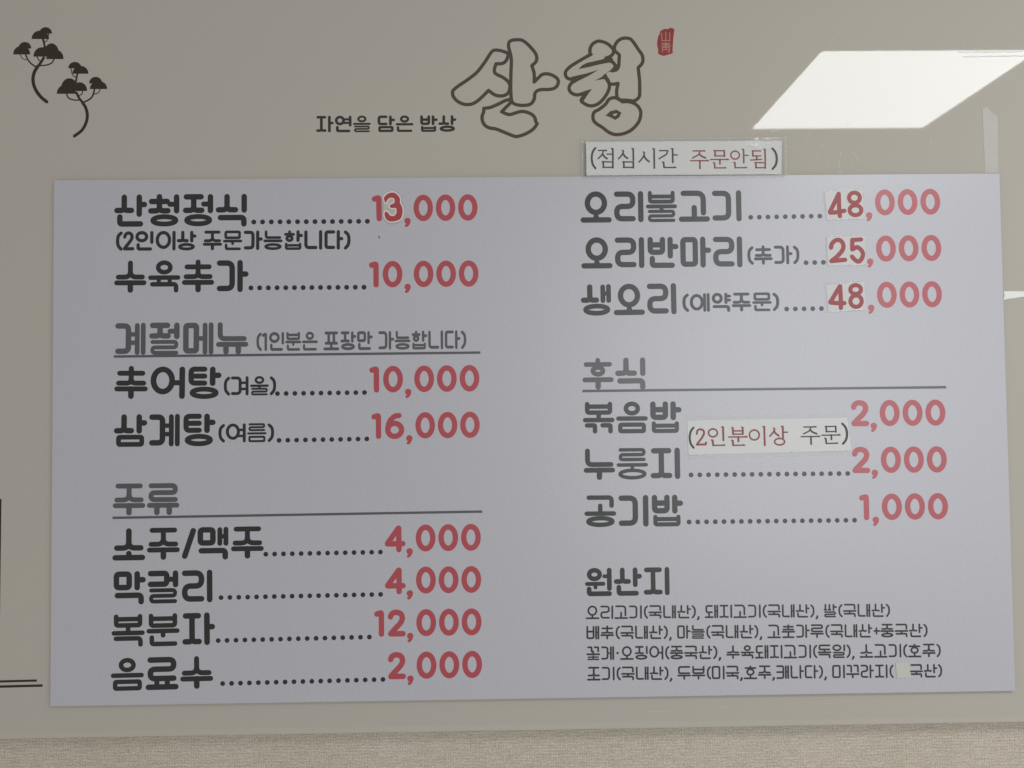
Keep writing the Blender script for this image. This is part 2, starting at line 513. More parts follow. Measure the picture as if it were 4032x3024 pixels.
WIDE = 'ㅇ'
def syllable(ch, w):
    code = ord(ch) - 0xAC00
    a = INITIALS[code // 588]; v = VOWELS[(code % 588) // 28]; f = FINALS[code % 28]
    S = []; adv = 1.05
    X0, X1 = 0.03, 0.97
    vert = v in 'ㅏㅐㅑㅒㅓㅔㅕㅖㅣ'
    if vert:
        dbl = v in 'ㅐㅒㅔㅖ'
        if f:
            fn = NEED.get(f, 2.0)
            if f == 'ㄹ': iy, sy, fy = 0.50, 0.52, 0.54
            elif f == 'ㅇ': iy, sy, fy = 0.59, 0.60, 0.62
            elif f in 'ㄴㄱ': iy, sy, fy = 0.58, 0.70 if f == 'ㄴ' else 0.59, 0.61
            else: iy, sy, fy = 0.59, 0.60, 0.63
            if f == 'ㄴ' and v in 'ㅓㅕㅣ': sy = 0.66
            if f == 'ㄱ': fy = 0.65
            if a == 'ㅊ' or a == 'ㅎ': iy = 0.60
        else:
            iy, sy, fy = 1.0, 1.0, 1.0
        big = (a == 'ㅇ' and not f and v in 'ㅓㅕㅣㅔㅖ')
        ws = w
        if v in 'ㅏㅑ':
            xi, xs = (0.62, 0.775) if a in 'ㅈㅅㅊ' else (0.595, 0.755)
            if w < 0.13: xi, xs = xi + .03, xs + .01
            my = sy * (0.44 if not f else 0.45)
            S.append(stem(xs, 0, sy, ws))
            if v == 'ㅏ': S.append(([(xs, my), (1.02 - w / 2, my)], 0, w))
            else: S += [([(xs, sy * .30), (1.02 - w / 2, sy * .30)], 0, w * .95), ([(xs, sy * .66), (1.02 - w / 2, sy * .66)], 0, w * .95)]
        elif v in 'ㅓㅕ':
            xi, xs = (0.70 if f else 0.64), 0.97 - ws / 2
            if v == 'ㅕ': xi = 0.60
            if big: adv = 1.13; xi = 0.76; xs = 1.06 - ws / 2
            my = sy * 0.5 if not f else sy * 0.52
            S.append(stem(xs, 0, sy, ws))
            t0 = xi - w * 0.5 if (a in 'ㅇㄱ' and not f) or (a in 'ㄱㅇ') else xi - w * 0.15
            if v == 'ㅓ': S.append(([(t0, my), (xs, my)], 0, w * .92))
            else:
                S += [([(t0, sy * .34), (xs, sy * .34)], 0, w * .85), ([(t0, sy * .66), (xs, sy * .66)], 0, w * .85)]
        elif v == 'ㅣ':
            xi, xs = 0.72 - (0.02 if f else 0), 0.97 - ws / 2
            if a in 'ㅈ' and not f: xi = 0.72
            if a == 'ㄱ' and not f: xi = 0.64
            if a == 'ㅁ' and not f: xi = 0.66
            if big: adv = 1.13; xi = 0.84; xs = 1.07 - ws / 2
            S.append(stem(xs, 0, sy, ws))
        else:
            ws = min(w, 0.15)
            xs2 = 0.97 - ws / 2; xs1 = xs2 - ws - max(0.035, 0.16 - ws)
            xi = xs1 - ws / 2 - 0.05
            if v in 'ㅔㅖ' and not (a == 'ㅇ' and not f): xi -= 0.06
            if big: adv = 1.13; xi += .16; xs1 += .08; xs2 += .08
            my = sy * 0.5
            S.append(stem(xs1, 0.01, sy, ws)); S.append(stem(xs2, 0, sy, ws))
            if v == 'ㅐ': S.append(([(xs1, my), (xs2, my)], 0, w * .8))
            elif v == 'ㅔ': S.append(([(xi - w * .4, my), (xs1, my)], 0, w * .85))
            elif v == 'ㅖ': S += [([(xi - w * .4, sy * .36), (xs1, sy * .36)], 0, w * .8), ([(xi - w * .4, sy * .62), (xs1, sy * .62)], 0, w * .8)]
        iy0 = 0.0
        if big:
            iy0, iy = 0.0, 0.86 if v in 'ㅓㅕ' else 0.92
            if v in 'ㅔㅖ': iy0, iy = 0.05, 0.93
        if not f and a in 'ㅈㅁㄱㄹㄷㄴㅂ' : iy0, iy = 0.01, 0.97
        S += jamo(a, X0 if a not in 'ㅅㅊ' else 0.0, iy0, xi, iy, w, tall=(a in 'ㄱㄹㅋ'))
        if f:
            if f == 'ㄴ': S += jamo(f, 0.09, fy, 0.90, 1.0, w)
            elif f == 'ㄱ': S += jamo(f, 0.06, fy, 0.96, 1.02, w)
            elif f == 'ㅇ': S += jamo(f, 0.07, fy, 0.94, 1.0, w)
            else: S += jamo(f, 0.07, fy, 0.93, 1.0, w)
    elif v in 'ㅗㅛㅜㅠㅡ':
        c = 0.5
        if not f:
            if v == 'ㅗ' or v == 'ㅛ':
                by = 1.0 - w / 2
                if a == 'ㅇ': S += jamo(a, 0.14, 0, 0.86, 0.76, w); st = 0.72
                elif a == 'ㄱ': S += jamo(a, 0.07, 0, 0.88, 0.80, w); st = 0.46
                elif a == 'ㅎ': S += jamo(a, 0.07, 0, 0.93, 0.74, min(w, .155)); st = 0.72
                elif a == 'ㄹ': S += jamo(a, 0.06, 0, 0.94, 0.74, w); st = 0.72
                elif a == 'ㅍ': S += jamo(a, 0.08, 0, 0.92, 0.70, w); st = 0.66
                elif a == 'ㅅ': S += jamo(a, 0.05, 0, 0.95, 0.70, w); st = 0.70
                else: S += jamo(a, 0.06, 0, 0.94, 0.70, w); st = 0.66
                S.append(bar_(0, 1.0, by, w))
                if v == 'ㅗ': S.append(([(c, st + w / 2), (c, by)], 0, w))
                else: S += [([(c - .16, st), (c - .16, by)], 0, w * .9), ([(c + .16, st), (c + .16, by)], 0, w * .9)]
            else:
                wv = min(w, 0.155)
                top = 0.59
                S += jamo(a, 0.05, -0.01 if a == 'ㅊ' else 0, 0.95, top if a != 'ㄱ' else 0.62, wv, )
                by = 0.69
                S.append(bar_(0, 1.0, by, wv))
                if v == 'ㅜ': S.append(([(c, by), (c, 1 - w / 2)], 0, w))
                elif v == 'ㅠ': S += [([(c - .19, by), (c - .19, 1 - w / 2)], 0, w), ([(c + .19, by), (c + .19, 1 - w / 2)], 0, w)]
        else:
            wv = min(w, 0.142)
            wide = 0.07
            x0, x1 = (0.24, 0.76) if a == 'ㅇ' else (wide, 1 - wide)
            fn = f
            top = 0.44; by = 0.535; fy = 0.65
            if f in 'ㄹ': top, by, fy, wv = 0.41, 0.50, 0.605, min(w, .128)
            if f == 'ㅁ': fy = 0.66
            if v == 'ㅗ':
                top, by = 0.43, 0.575
                if a == 'ㅂ': top = 0.41
            if a in 'ㄹ': wv = min(wv, .115); top = 0.42
            S += jamo(a, x0, 0, x1, top if not (v == 'ㅗ' and a == 'ㄱ') else 0.40, wv)
            S.append(bar_(0, 1.0, by, wv))
            if v == 'ㅜ': S.append(([(c, by), (c, fy + (0.03 if f not in 'ㄴ' else 0.02))], 0, wv))
            if v == 'ㅠ': S += [([(c - .17, by), (c - .17, fy + .05)], 0, wv * .9), ([(c + .17, by), (c + .17, fy + .05)], 0, wv * .9)]
            if v == 'ㅗ': S.append(([(c, top - .10 if a in 'ㄱ' else top - wv / 2), (c, by)], 0, wv))
            if f == 'ㄴ' and v == 'ㅜ':
                S += jamo(f, 0.09, 0.66, 0.93, 1.0, wv)
            else:
                S += jamo(f, 0.06 if f != 'ㅇ' else 0.05, fy + (.02 if f in 'ㄱㄲ' else 0), 0.94 if f != 'ㅇ' else .95, 1.0, wv if f != 'ㅊ' else wv * .8)
            if f == 'ㄱ':
                pass
    else:
        # mixed vowels
        if v == 'ㅝ':
            S += jamo(a, 0.07, 0, 0.62, 0.47, w * .95)
            S.append(bar_(0, 0.74, 0.565, w * .82)); S.append(([(0.38, .565), (0.38, 0.69)], 0, w * .82))
            S.append(stem(0.97 - w / 2, 0, 0.82, w)); S.append(([(0.70, 0.30), (0.88, 0.30)], 0, w * .8))
            S += jamo(f, 0.06, 0.66, 0.97, 1.0, w)
        elif v == 'ㅙ':
            S += jamo(a, 0.06, 0.02, 0.60, 0.62, w)
            S.append(([(0.32, 0.60), (0.32, 0.93)], 0, w)); S.append(bar_(0, 0.66, 0.92, w))
            S.append(stem(0.765, 0, 1, w)); S.append(stem(0.93, 0, 1, w)); S.append(([(.765, .46), (.93, .46)], 0, w))
    # shift so that ink starts a little inside the advance
    return S, adv

def digit(ch, w):
    """numerals of the price lettering, height 1; returns strokes, left bearing, ink width, right bearing"""
    i = w / 2
    if ch == '0':
        return [(ell(.375, .5, .375 - i, .5 - i, 34), 1, w)], .055, .75, .055
    if ch == '1':
        return [(rpath([(.105, .155), (.27, .105), (.27, 1 - i)], .06), 0, w)], .055, .37, .10
    if ch == '2':
        p = smooth_path([(.10, .27), (.14, .17), (.24, .11), (.36, .105), (.49, .16), (.545, .28), (.53, .40), (.44, .54), (.28, .70), (.13, .86), (.105, .895), (.105, .895), (.57, .895)], False, 4)
        return [(p, 0, w)], .045, .675, .025
    if ch == '3':
        p = smooth_path([(.12, .22), (.22, .12), (.35, .105), (.49, .17), (.53, .28), (.47, .40), (.33, .46), (.33, .46), (.48, .52), (.56, .66), (.50, .83), (.35, .895), (.20, .88), (.10, .78)], False, 4)
        return [(p, 0, w)], .05, .67, .05
    if ch == '4':
        return [(rpath([(.68, .70), (.10, .70), (.10, .68), (.53, .10), (.53, 1.02 - i)], .045), 0, w)], .03, .785, .01
    if ch == '6':
        p = smooth_path([(.53, .115), (.36, .15), (.20, .30), (.12, .50), (.105, .66)], False, 5)
        return [(ell(.365, .66, .365 - i, .34 - i + .01, 30), 1, w), (p, 0, w)], .055, .73, .055
    if ch == ',':
        p = smooth_path([(.125, 1.0), (.19, 1.02), (.185, 1.12), (.10, 1.17)], False, 4)
        return [([(.12, .985), (.13, .985)], 0, w * 1.15), ([(.155, 1.0), (.17, 1.06), (.125, 1.13), (.075, 1.165)], 0, w * .55)], .015, .25, .055
    return [], 0, .3, 0

def other(ch, w):
    """punctuation and figures inside Hangul lines, height 1"""
    i = w / 2
    if ch == ' ': return [], .30
    if ch == '(': return [(smooth_path([(.31, .02 + i), (.17, .25), (.13, .5), (.17, .75), (.31, 1.0 - i)], False, 4), 0, w)], .40
    if ch == ')': return [(smooth_path([(.08, .02 + i), (.22, .25), (.26, .5), (.22, .75), (.08, 1.0 - i)], False, 4), 0, w)], .40
    if ch == ',': return [([(.12, .90), (.135, .96), (.06, 1.07)], 0, w * 1.05)], .27
    if ch == '·': return [([(.17, .5), (.18, .5)], 0, w * 1.35)], .35
    if ch == '+': return [([(.05 + i, .52), (.50, .52)], 0, w), ([(.275, .32), (.275, .72)], 0, w)], .56
    if ch == '/': return [([(.36, .02 + i), (.10, .98 - i)], 0, w)], .46
    if ch == '1': return [(rpath([(.07, .17), (.24, .10), (.24, 1.0 - i)], .05), 0, w)], .42
    if ch == '2':
        p = smooth_path([(.10, .30), (.15, .17), (.28, .10), (.42, .15), (.48, .28), (.44, .43), (.28, .65), (.10, .87), (.10, .90), (.10, .90), (.52, .90)], False, 4)
        return [(p, 0, w)], .62
    return [], .4

# --- the typewriter-like serif face of the printed notices
def serif_jamo(ch, x0, y0, x1, y1, wv, wh):
    W = x1 - x0; H = y1 - y0; c = (x0 + x1) / 2; S = []
    if ch == 'ㄱ':
        S += [([(x0, y0), (x1 - .02, y0)], 0, wh), ([(x1 - .03, y0), (x1 - .10, y0 + H * .45), (x0 - .02, y1)], 0, wv * .8)]
    elif ch == 'ㄴ':
        S += [([(x0 - .05, y0 - .02), (x0 + .01, y0)], 0, wh), ([(x0 + .01, y0), (x0 + .03, y1)], 0, wv), ([(x0 + .03, y1), (x1, y1)], 0, wh), ([(x1 - .07, y1 - .025), (x1, y1)], 0, wh)]
    elif ch == 'ㄷ':
        S += [([(x0, y0), (x1, y0)], 0, wh), ([(x0 + .03, y0), (x0 + .03, y1)], 0, wv), ([(x0 + .03, y1), (x1, y1)], 0, wh)]
    elif ch == 'ㅁ':
        S += [([(x0 - .03, y0), (x1, y0)], 0, wh), ([(x0 + .02, y0), (x0 + .04, y1)], 0, wv), ([(x1, y0), (x1, y1 + .02)], 0, wv), ([(x0, y1), (x1, y1)], 0, wh)]
    elif ch == 'ㅂ':
        S += [([(x0 - .05, y0 - .01), (x0, y0 + .01)], 0, wh), ([(x0, y0), (x0 + .02, y1)], 0, wv), ([(x1 - .06, y0 - .03), (x1, y0)], 0, wh), ([(x1, y0 - .01), (x1, y1)], 0, wv), ([(x0, y0 + H * .48), (x1, y0 + H * .48)], 0, wh), ([(x0, y1), (x1, y1)], 0, wh)]
    elif ch == 'ㅅ':
        S += [([(c - .03, y0 - .01), (c + .03, y0 + .04)], 0, wv * .8), (smooth_path([(c + .03, y0 + .04), (c - .06, y0 + H * .55), (x0, y1)], False, 4), 0, wv * .85),
              (smooth_path([(c, y0 + H * .35), (c + W * .18, y0 + H * .68), (x1, y1 - .02)], False, 4), 0, wv)]
    elif ch == 'ㅇ':
        S += [(ell(c, (y0 + y1) / 2, W / 2, H / 2, 24), 1, wv * .82), ([(c - .02, y0 - .015), (c + .03, y0)], 0, wh)]
    elif ch == 'ㅈ':
        S += [([(x0 + .02, y0), (x1 - .02, y0)], 0, wh), ([(x1 - .10, y0 - .02), (x1 - .03, y0 + .005)], 0, wh),
              (smooth_path([(c + .06, y0), (c - .04, y0 + H * .55), (x0, y1)], False, 4), 0, wv * .8), (smooth_path([(c, y0 + H * .42), (c + W * .2, y0 + H * .75), (x1, y1)], False, 4), 0, wv)]
    return S

def serif_syllable(ch, wv, wh):
    code = ord(ch) - 0xAC00
    a = INITIALS[code // 588]; v = VOWELS[(code % 588) // 28]; f = FINALS[code % 28]
    S = []
    def vst(x, ya, yb): return [([(x - .07, ya - .005), (x, ya + .02)], 0, wh), ([(x, ya + .01), (x + .005, yb)], 0, wv)]
    if v in 'ㅏㅓㅣ':
        if f:
            S += serif_jamo(a, .04, .12, .50 if v != 'ㅓ' else .50, .52, wv, wh)
            x = .80 if v != 'ㅏ' else .72
            S += vst(x, .03, .60 if f != 'ㄴ' else .70)
            if v == 'ㅏ': S += [([(x, .33), (.96, .33)], 0, wh)]
            if v == 'ㅓ': S += [([(.50, .30), (x, .30)], 0, wh)]
            if f == 'ㄴ': S += serif_jamo(f, .24, .70, .88, .95, wv, wh)
            elif f == 'ㅇ': S += serif_jamo(f, .28, .64, .80, .97, wv, wh)
            else: S += serif_jamo(f, .28, .68, .80, .95, wv, wh)
        else:
            S += serif_jamo(a, .04, .20, .55, .70 if a != 'ㅅ' else .68, wv, wh)
            S += vst(.82, .03, .98)
    elif v == 'ㅜ':
        if f:
            S += serif_jamo(a, .24, .10 if a == 'ㅁ' else .08, .76, .36 if a == 'ㅁ' else .40, wv, wh)
            S += [([(.02, .54), (.98, .54)], 0, wh), ([(.90, .515), (.98, .54)], 0, wh), ([(.52, .54), (.52, .76)], 0, wv)]
            S += serif_jamo(f, .22, .72, .84, .96, wv, wh)
        else:
            S += serif_jamo(a, .14, .11, .82, .46, wv, wh)
            S += [([(.02, .60), (.98, .60)], 0, wh), ([(.90, .575), (.98, .60)], 0, wh), ([(.52, .60), (.52, .99)], 0, wv)]
    elif v == 'ㅚ':
        S += serif_jamo(a, .12, .11, .58, .36, wv, wh)
        S += [([(.35, .36), (.35, .55)], 0, wv), ([(.03, .57), (.62, .53)], 0, wh)] + vst(.80, .03, .62)
        S += serif_jamo(f, .28, .70, .80, .95, wv, wh)
    return S, 1.06

def serif_other(ch, w):
    if ch == ' ': return [], .55
    if ch == '(': return [(smooth_path([(.24, .0), (.10, .2), (.05, .5), (.10, .8), (.24, 1.0)], False, 5), 0, w * 1.15)], .34
    if ch == ')': return [(smooth_path([(.03, .0), (.17, .2), (.22, .5), (.17, .8), (.03, 1.0)], False, 5), 0, w * 1.15)], .30
    if ch == '2':
        p = smooth_path([(.05, .36), (.09, .20), (.24, .13), (.40, .20), (.42, .36), (.30, .58), (.06, .88), (.06, .90), (.06, .90), (.50, .90), (.50, .90), (.53, .80)], False, 5)
        return [(p, 0, w)], .62
    return [], .4

_cache = {}
def glyph(ch, style):
    """-> (verts, faces, advance) in cell units (y down)"""
    key = (ch, style)
    if key in _cache:
        return _cache[key]
    lsb = 0.0
    if style == 'D':
        S, l, inkw, r = digit(ch, 0.205); adv = l + inkw + r; lsb = l
    else:
        w = {'K': 0.172, 'KM': 0.158, 'KL': 0.133, 'B': 0.092, 'BB': 0.102}[style]
        if style in ('B', 'BB'):
            S, adv = serif_syllable(ch, w, w * .72) if ord(ch) >= 0xAC00 else serif_other(ch, w)
        else:
            S, adv = syllable(ch, w) if ord(ch) >= 0xAC00 else other(ch, w)
    polys = []
    for pts, closed, w in S:
        polys += strip([(x + lsb, y) for x, y in pts], w, bool(closed))
    if polys:
        vs, fs = union(polys)
    else:
        vs, fs = [], []
    _cache[key] = (vs, fs, adv)
    return _cache[key]

def text_mesh(text, style, x0, z0, x1, z1, H):
    """lay glyph cells from (x0,z0) to (x1,z1) (foot line, mm), cells H mm high -> verts in mm (x,z), faces"""
    gl = [glyph(c, style) for c in text]
    total = sum(g[2] for g in gl)
    if style == 'D':      # the run is measured ink to ink
        l0 = digit(text[0], .205)[1]; rN = digit(text[-1], .205)[3]
        total -= l0 + rN; start = -l0
    else:
        start = 0.0
    L = math.hypot(x1 - x0, z1 - z0); ux, uz = (x1 - x0) / L, (z1 - z0) / L
    s = L / total
    V, F = [], []
    pen = start
    for vs, fs, adv in gl:
        b = len(V)
        for gx, gy in vs:
            a = (pen + gx) * s; hgt = (1 - gy) * H
            V.append((x0 + a * ux - hgt * uz, z0 + a * uz + hgt * ux))
        F += [[b + i for i in f] for f in fs]
        pen += adv
    return V, F

# ---------------------------------------------------------------- measured layout, millimetres from the middle of the menu board
RUNS = [
    ('산청정식', 'K', 'ink_black', -524.47, 267.2, -354.96, 266.96, 40.91, 'item_name', 'menu_board'),
    ('수육추가', 'K', 'ink_black', -524.08, 183.76, -355.02, 183.33, 40.7, 'item_name', 'menu_board'),
    ('(2인이상 주문가능합니다)', 'K', 'ink_black', -523.21, 236.84, -226.79, 235.91, 24.96, 'item_note', 'menu_board'),
    ('1', 'D', 'ink_red', -200.91, 271.41, -188.49, 271.54, 33.75, 'price_digit', 'menu_board'),
    (',000', 'D', 'ink_red', -160.26, 271.31, -67.51, 271.48, 33.68, 'price', 'menu_board'),
    ('10,000', 'D', 'ink_red', -205.2, 187.62, -67.2, 187.5, 33.49, 'price', 'menu_board'),
    ('계절메뉴', 'K', 'ink_grey', -523.72, 105.7, -354.63, 105.09, 40.38, 'section_heading', 'menu_board'),
    ('(1인분은 포장만 가능합니다)', 'KM', 'ink_grey', -347.47, 108.84, -82.16, 108.85, 23.8, 'heading_note', 'menu_board'),
    ('추어탕', 'K', 'ink_black', -523.47, 50.81, -389.03, 49.34, 40.57, 'item_name', 'menu_board'),
    ('(겨울)', 'KM', 'ink_black', -388.36, 53.36, -320.5, 53.29, 24.24, 'item_note', 'menu_board'),
    ('10,000', 'D', 'ink_red', -205.47, 55.18, -67.37, 55.26, 33.44, 'price', 'menu_board'),
    ('삼계탕', 'K', 'ink_black', -523.64, -9.01, -396.13, -9.39, 40.64, 'item_name', 'menu_board'),
    ('(여름)', 'KM', 'ink_black', -395.02, -5.16, -323.06, -5.11, 23.69, 'item_note', 'menu_board'),
    ('16,000', 'D', 'ink_red', -203.1, -2.93, -67.49, -2.94, 32.98, 'price', 'menu_board'),
    ('주류', 'K', 'ink_grey', -524.57, -94.24, -440.21, -94.44, 39.63, 'section_heading', 'menu_board'),
    ('소주/맥주', 'K', 'ink_black', -524.75, -149.76, -335.51, -149.46, 39.74, 'item_name', 'menu_board'),
    ('4,000', 'D', 'ink_red', -187.17, -143.71, -67.53, -143.54, 33.46, 'price', 'menu_board'),
    ('막걸리', 'K', 'ink_black', -524.06, -203.61, -397.78, -202.78, 40.36, 'item_name', 'menu_board'),
    ('4,000', 'D', 'ink_red', -187.26, -195.61, -67.6, -195.76, 33.24, 'price', 'menu_board'),
    ('복분자', 'K', 'ink_black', -525.13, -256.32, -396.42, -255.17, 40.23, 'item_name', 'menu_board'),
    ('12,000', 'D', 'ink_red', -200.91, -248.41, -67.67, -248.18, 33.35, 'price', 'menu_board'),
    ('음료수', 'K', 'ink_black', -525.76, -309.72, -397.93, -308.45, 40.09, 'item_name', 'menu_board'),
    ('2,000', 'D', 'ink_red', -184.13, -300.82, -67.52, -300.66, 33.46, 'price', 'menu_board'),
    ('오리불고기', 'K', 'ink_black', 62.71, 267.66, 270.98, 267.8, 39.94, 'item_name', 'menu_board'),
    (',000', 'D', 'ink_red', 426.67, 273.81, 522.63, 274.6, 33.37, 'price', 'menu_board'),
    ('오리반마리', 'K', 'ink_black', 62.93, 209.3, 270.81, 209.02, 39.67, 'item_name', 'menu_board'),
    ('(추가)', 'KM', 'ink_black', 272.93, 212.09, 341.99, 212.52, 24.26, 'item_note', 'menu_board'),
    (',000', 'D', 'ink_red', 426.47, 214.62, 522.24, 215.09, 33.51, 'price', 'menu_board'),
    ('생오리', 'K', 'ink_black', 61.84, 149.31, 185.96, 150.17, 39.75, 'item_name', 'menu_board'),
    ('(예약주문)', 'KM', 'ink_black', 189.08, 152.96, 314.91, 153.05, 23.88, 'item_note', 'menu_board'),
    (',000', 'D', 'ink_red', 426.26, 155.59, 521.35, 155.98, 33.38, 'price', 'menu_board'),
    ('후식', 'K', 'ink_grey', 62.33, 55.9, 145.21, 56.02, 40.02, 'section_heading', 'menu_board'),
    ('볶음밥', 'K', 'ink_black', 62.07, 0.76, 187.89, 0.33, 39.9, 'item_name', 'menu_board'),
    ('2,000', 'D', 'ink_red', 401.42, 6.02, 521.46, 5.67, 33.07, 'price', 'menu_board'),
    ('누룽지', 'K', 'ink_black', 62.27, -57.45, 186.85, -57.47, 39.49, 'item_name', 'menu_board'),
    ('2,000', 'D', 'ink_red', 401.25, -52.99, 521.58, -53.44, 33.2, 'price', 'menu_board'),
    ('공기밥', 'K', 'ink_black', 62.47, -116.21, 187.83, -116.59, 39.6, 'item_name', 'menu_board'),
    ('1,000', 'D', 'ink_red', 408.74, -112.14, 521.44, -112.33, 33.2, 'price', 'menu_board'),
    ('원산지', 'K', 'ink_black', 62.02, -202.04, 170.57, -202.07, 35.11, 'section_heading', 'menu_board'),
    ('오리고기(국내산), 돼지고기(국내산), 쌀(국내산)', 'KL', 'ink_black', 62.13, -230.3, 445.73, -233.13, 16.79, 'origin_line', 'menu_board'),
    ('배추(국내산), 마늘(국내산), 고춧가루(국내산+중국산)', 'KL', 'ink_black', 62.28, -255.52, 492.49, -258.92, 17.02, 'origin_line', 'menu_board'),
    ('꽃게·오징어(중국산), 수육돼지고기(독일), 소고기(호주)', 'KL', 'ink_black', 62.43, -280.95, 508.37, -283.99, 16.99, 'origin_line', 'menu_board'),
    ('조기(국내산), 두부(미국,호주,캐나다), 미꾸라지(', 'KL', 'ink_black', 62.83, -306.09, 447.56, -308.84, 16.96, 'origin_line', 'menu_board'),
    ('국산)', 'KL', 'ink_black', 467.16, -308.89, 509.44, -309.05, 16.9, 'origin_line', 'menu_board'),
    ('자연을 담은 밥상', 'KM', 'print_slate', -272.53, 386.96, -92.9, 386.68, 21.4, 'slogan', 'sign_panel'),
    ('(점심시간', 'B', 'note_grey', 76.64, 336.98, 189.29, 335.94, 26.03, 'note_text', 'lunch_notice'),
    ('주문안됨', 'B', 'note_red', 203.09, 335.6, 305.28, 334.87, 25.65, 'note_text', 'lunch_notice'),
    (')', 'B', 'note_grey', 307.68, 334.61, 316.11, 334.55, 26.15, 'note_text', 'lunch_notice'),
    ('(', 'B', 'note_grey', 194.96, -18.42, 203.58, -18.52, 25.25, 'note_text', 'order_notice'),
    ('2인분이상', 'BB', 'note_red', 204.11, -17.01, 322.51, -16.99, 24.87, 'note_text', 'order_notice'),
    ('주문', 'B', 'note_grey', 336.99, -16.04, 388.76, -15.94, 24.7, 'note_text', 'order_notice'),
    (')', 'B', 'note_grey', 389.27, -15.65, 397.94, -15.54, 25.32, 'note_text', 'order_notice'),
]
DOTS = [
    (-349.56, 271.92, -206.77, 271.68, 14, 3.14, 'ink_black'),
    (-353.22, 188.52, -211.5, 188.13, 14, 3.14, 'ink_black'),
    (-320.27, 55.31, -211.52, 55.48, 11, 3.01, 'ink_black'),
    (-318.37, -3.15, -208.92, -2.64, 11, 3.01, 'ink_black'),
    (-335.06, -144.37, -192.74, -143.63, 14, 2.99, 'ink_black'),
    (-390.49, -197.15, -192.83, -195.98, 19, 2.99, 'ink_black'),
    (-394.0, -249.94, -207.12, -248.32, 18, 2.98, 'ink_black'),
    (-388.46, -302.69, -190.56, -300.72, 19, 2.98, 'ink_black'),
    (279.34, 272.9, 367.67, 273.75, 9, 3.09, 'ink_black'),
    (348.74, 214.27, 370.93, 214.59, 3, 3.09, 'ink_black'),
    (322.69, 155.54, 366.97, 155.64, 5, 3.08, 'ink_black'),
    (197.38, -52.53, 395.35, -53.18, 19, 3.06, 'ink_black'),
    (193.77, -111.37, 402.61, -111.81, 20, 3.05, 'ink_black'),
]
BARS = [
    (-524.16, 103.91, -65.76, 104.17, 3.09, 'ink_grey', 'menu_board', 'heading_underline'),
    (-524.78, -96.9, -65.48, -95.03, 3.04, 'ink_grey', 'menu_board', 'heading_underline'),
    (62.05, 54.38, 523.36, 54.24, 3.18, 'ink_grey', 'menu_board', 'heading_underline'),
    (553.41, 485.99, 648.58, 486.49, 1.33, 'scratch_grey', 'sign_panel', 'scratch'),
    (559.83, 479.98, 648.41, 481.18, 1.33, 'scratch_grey', 'sign_panel', 'scratch'),
    (-676.86, -297.32, -618.79, -296.75, 2.76, 'print_brown', 'sign_panel', 'border_line'),
    (-676.8, -303.63, -611.77, -302.96, 3.02, 'print_brown', 'sign_panel', 'border_line'),
]
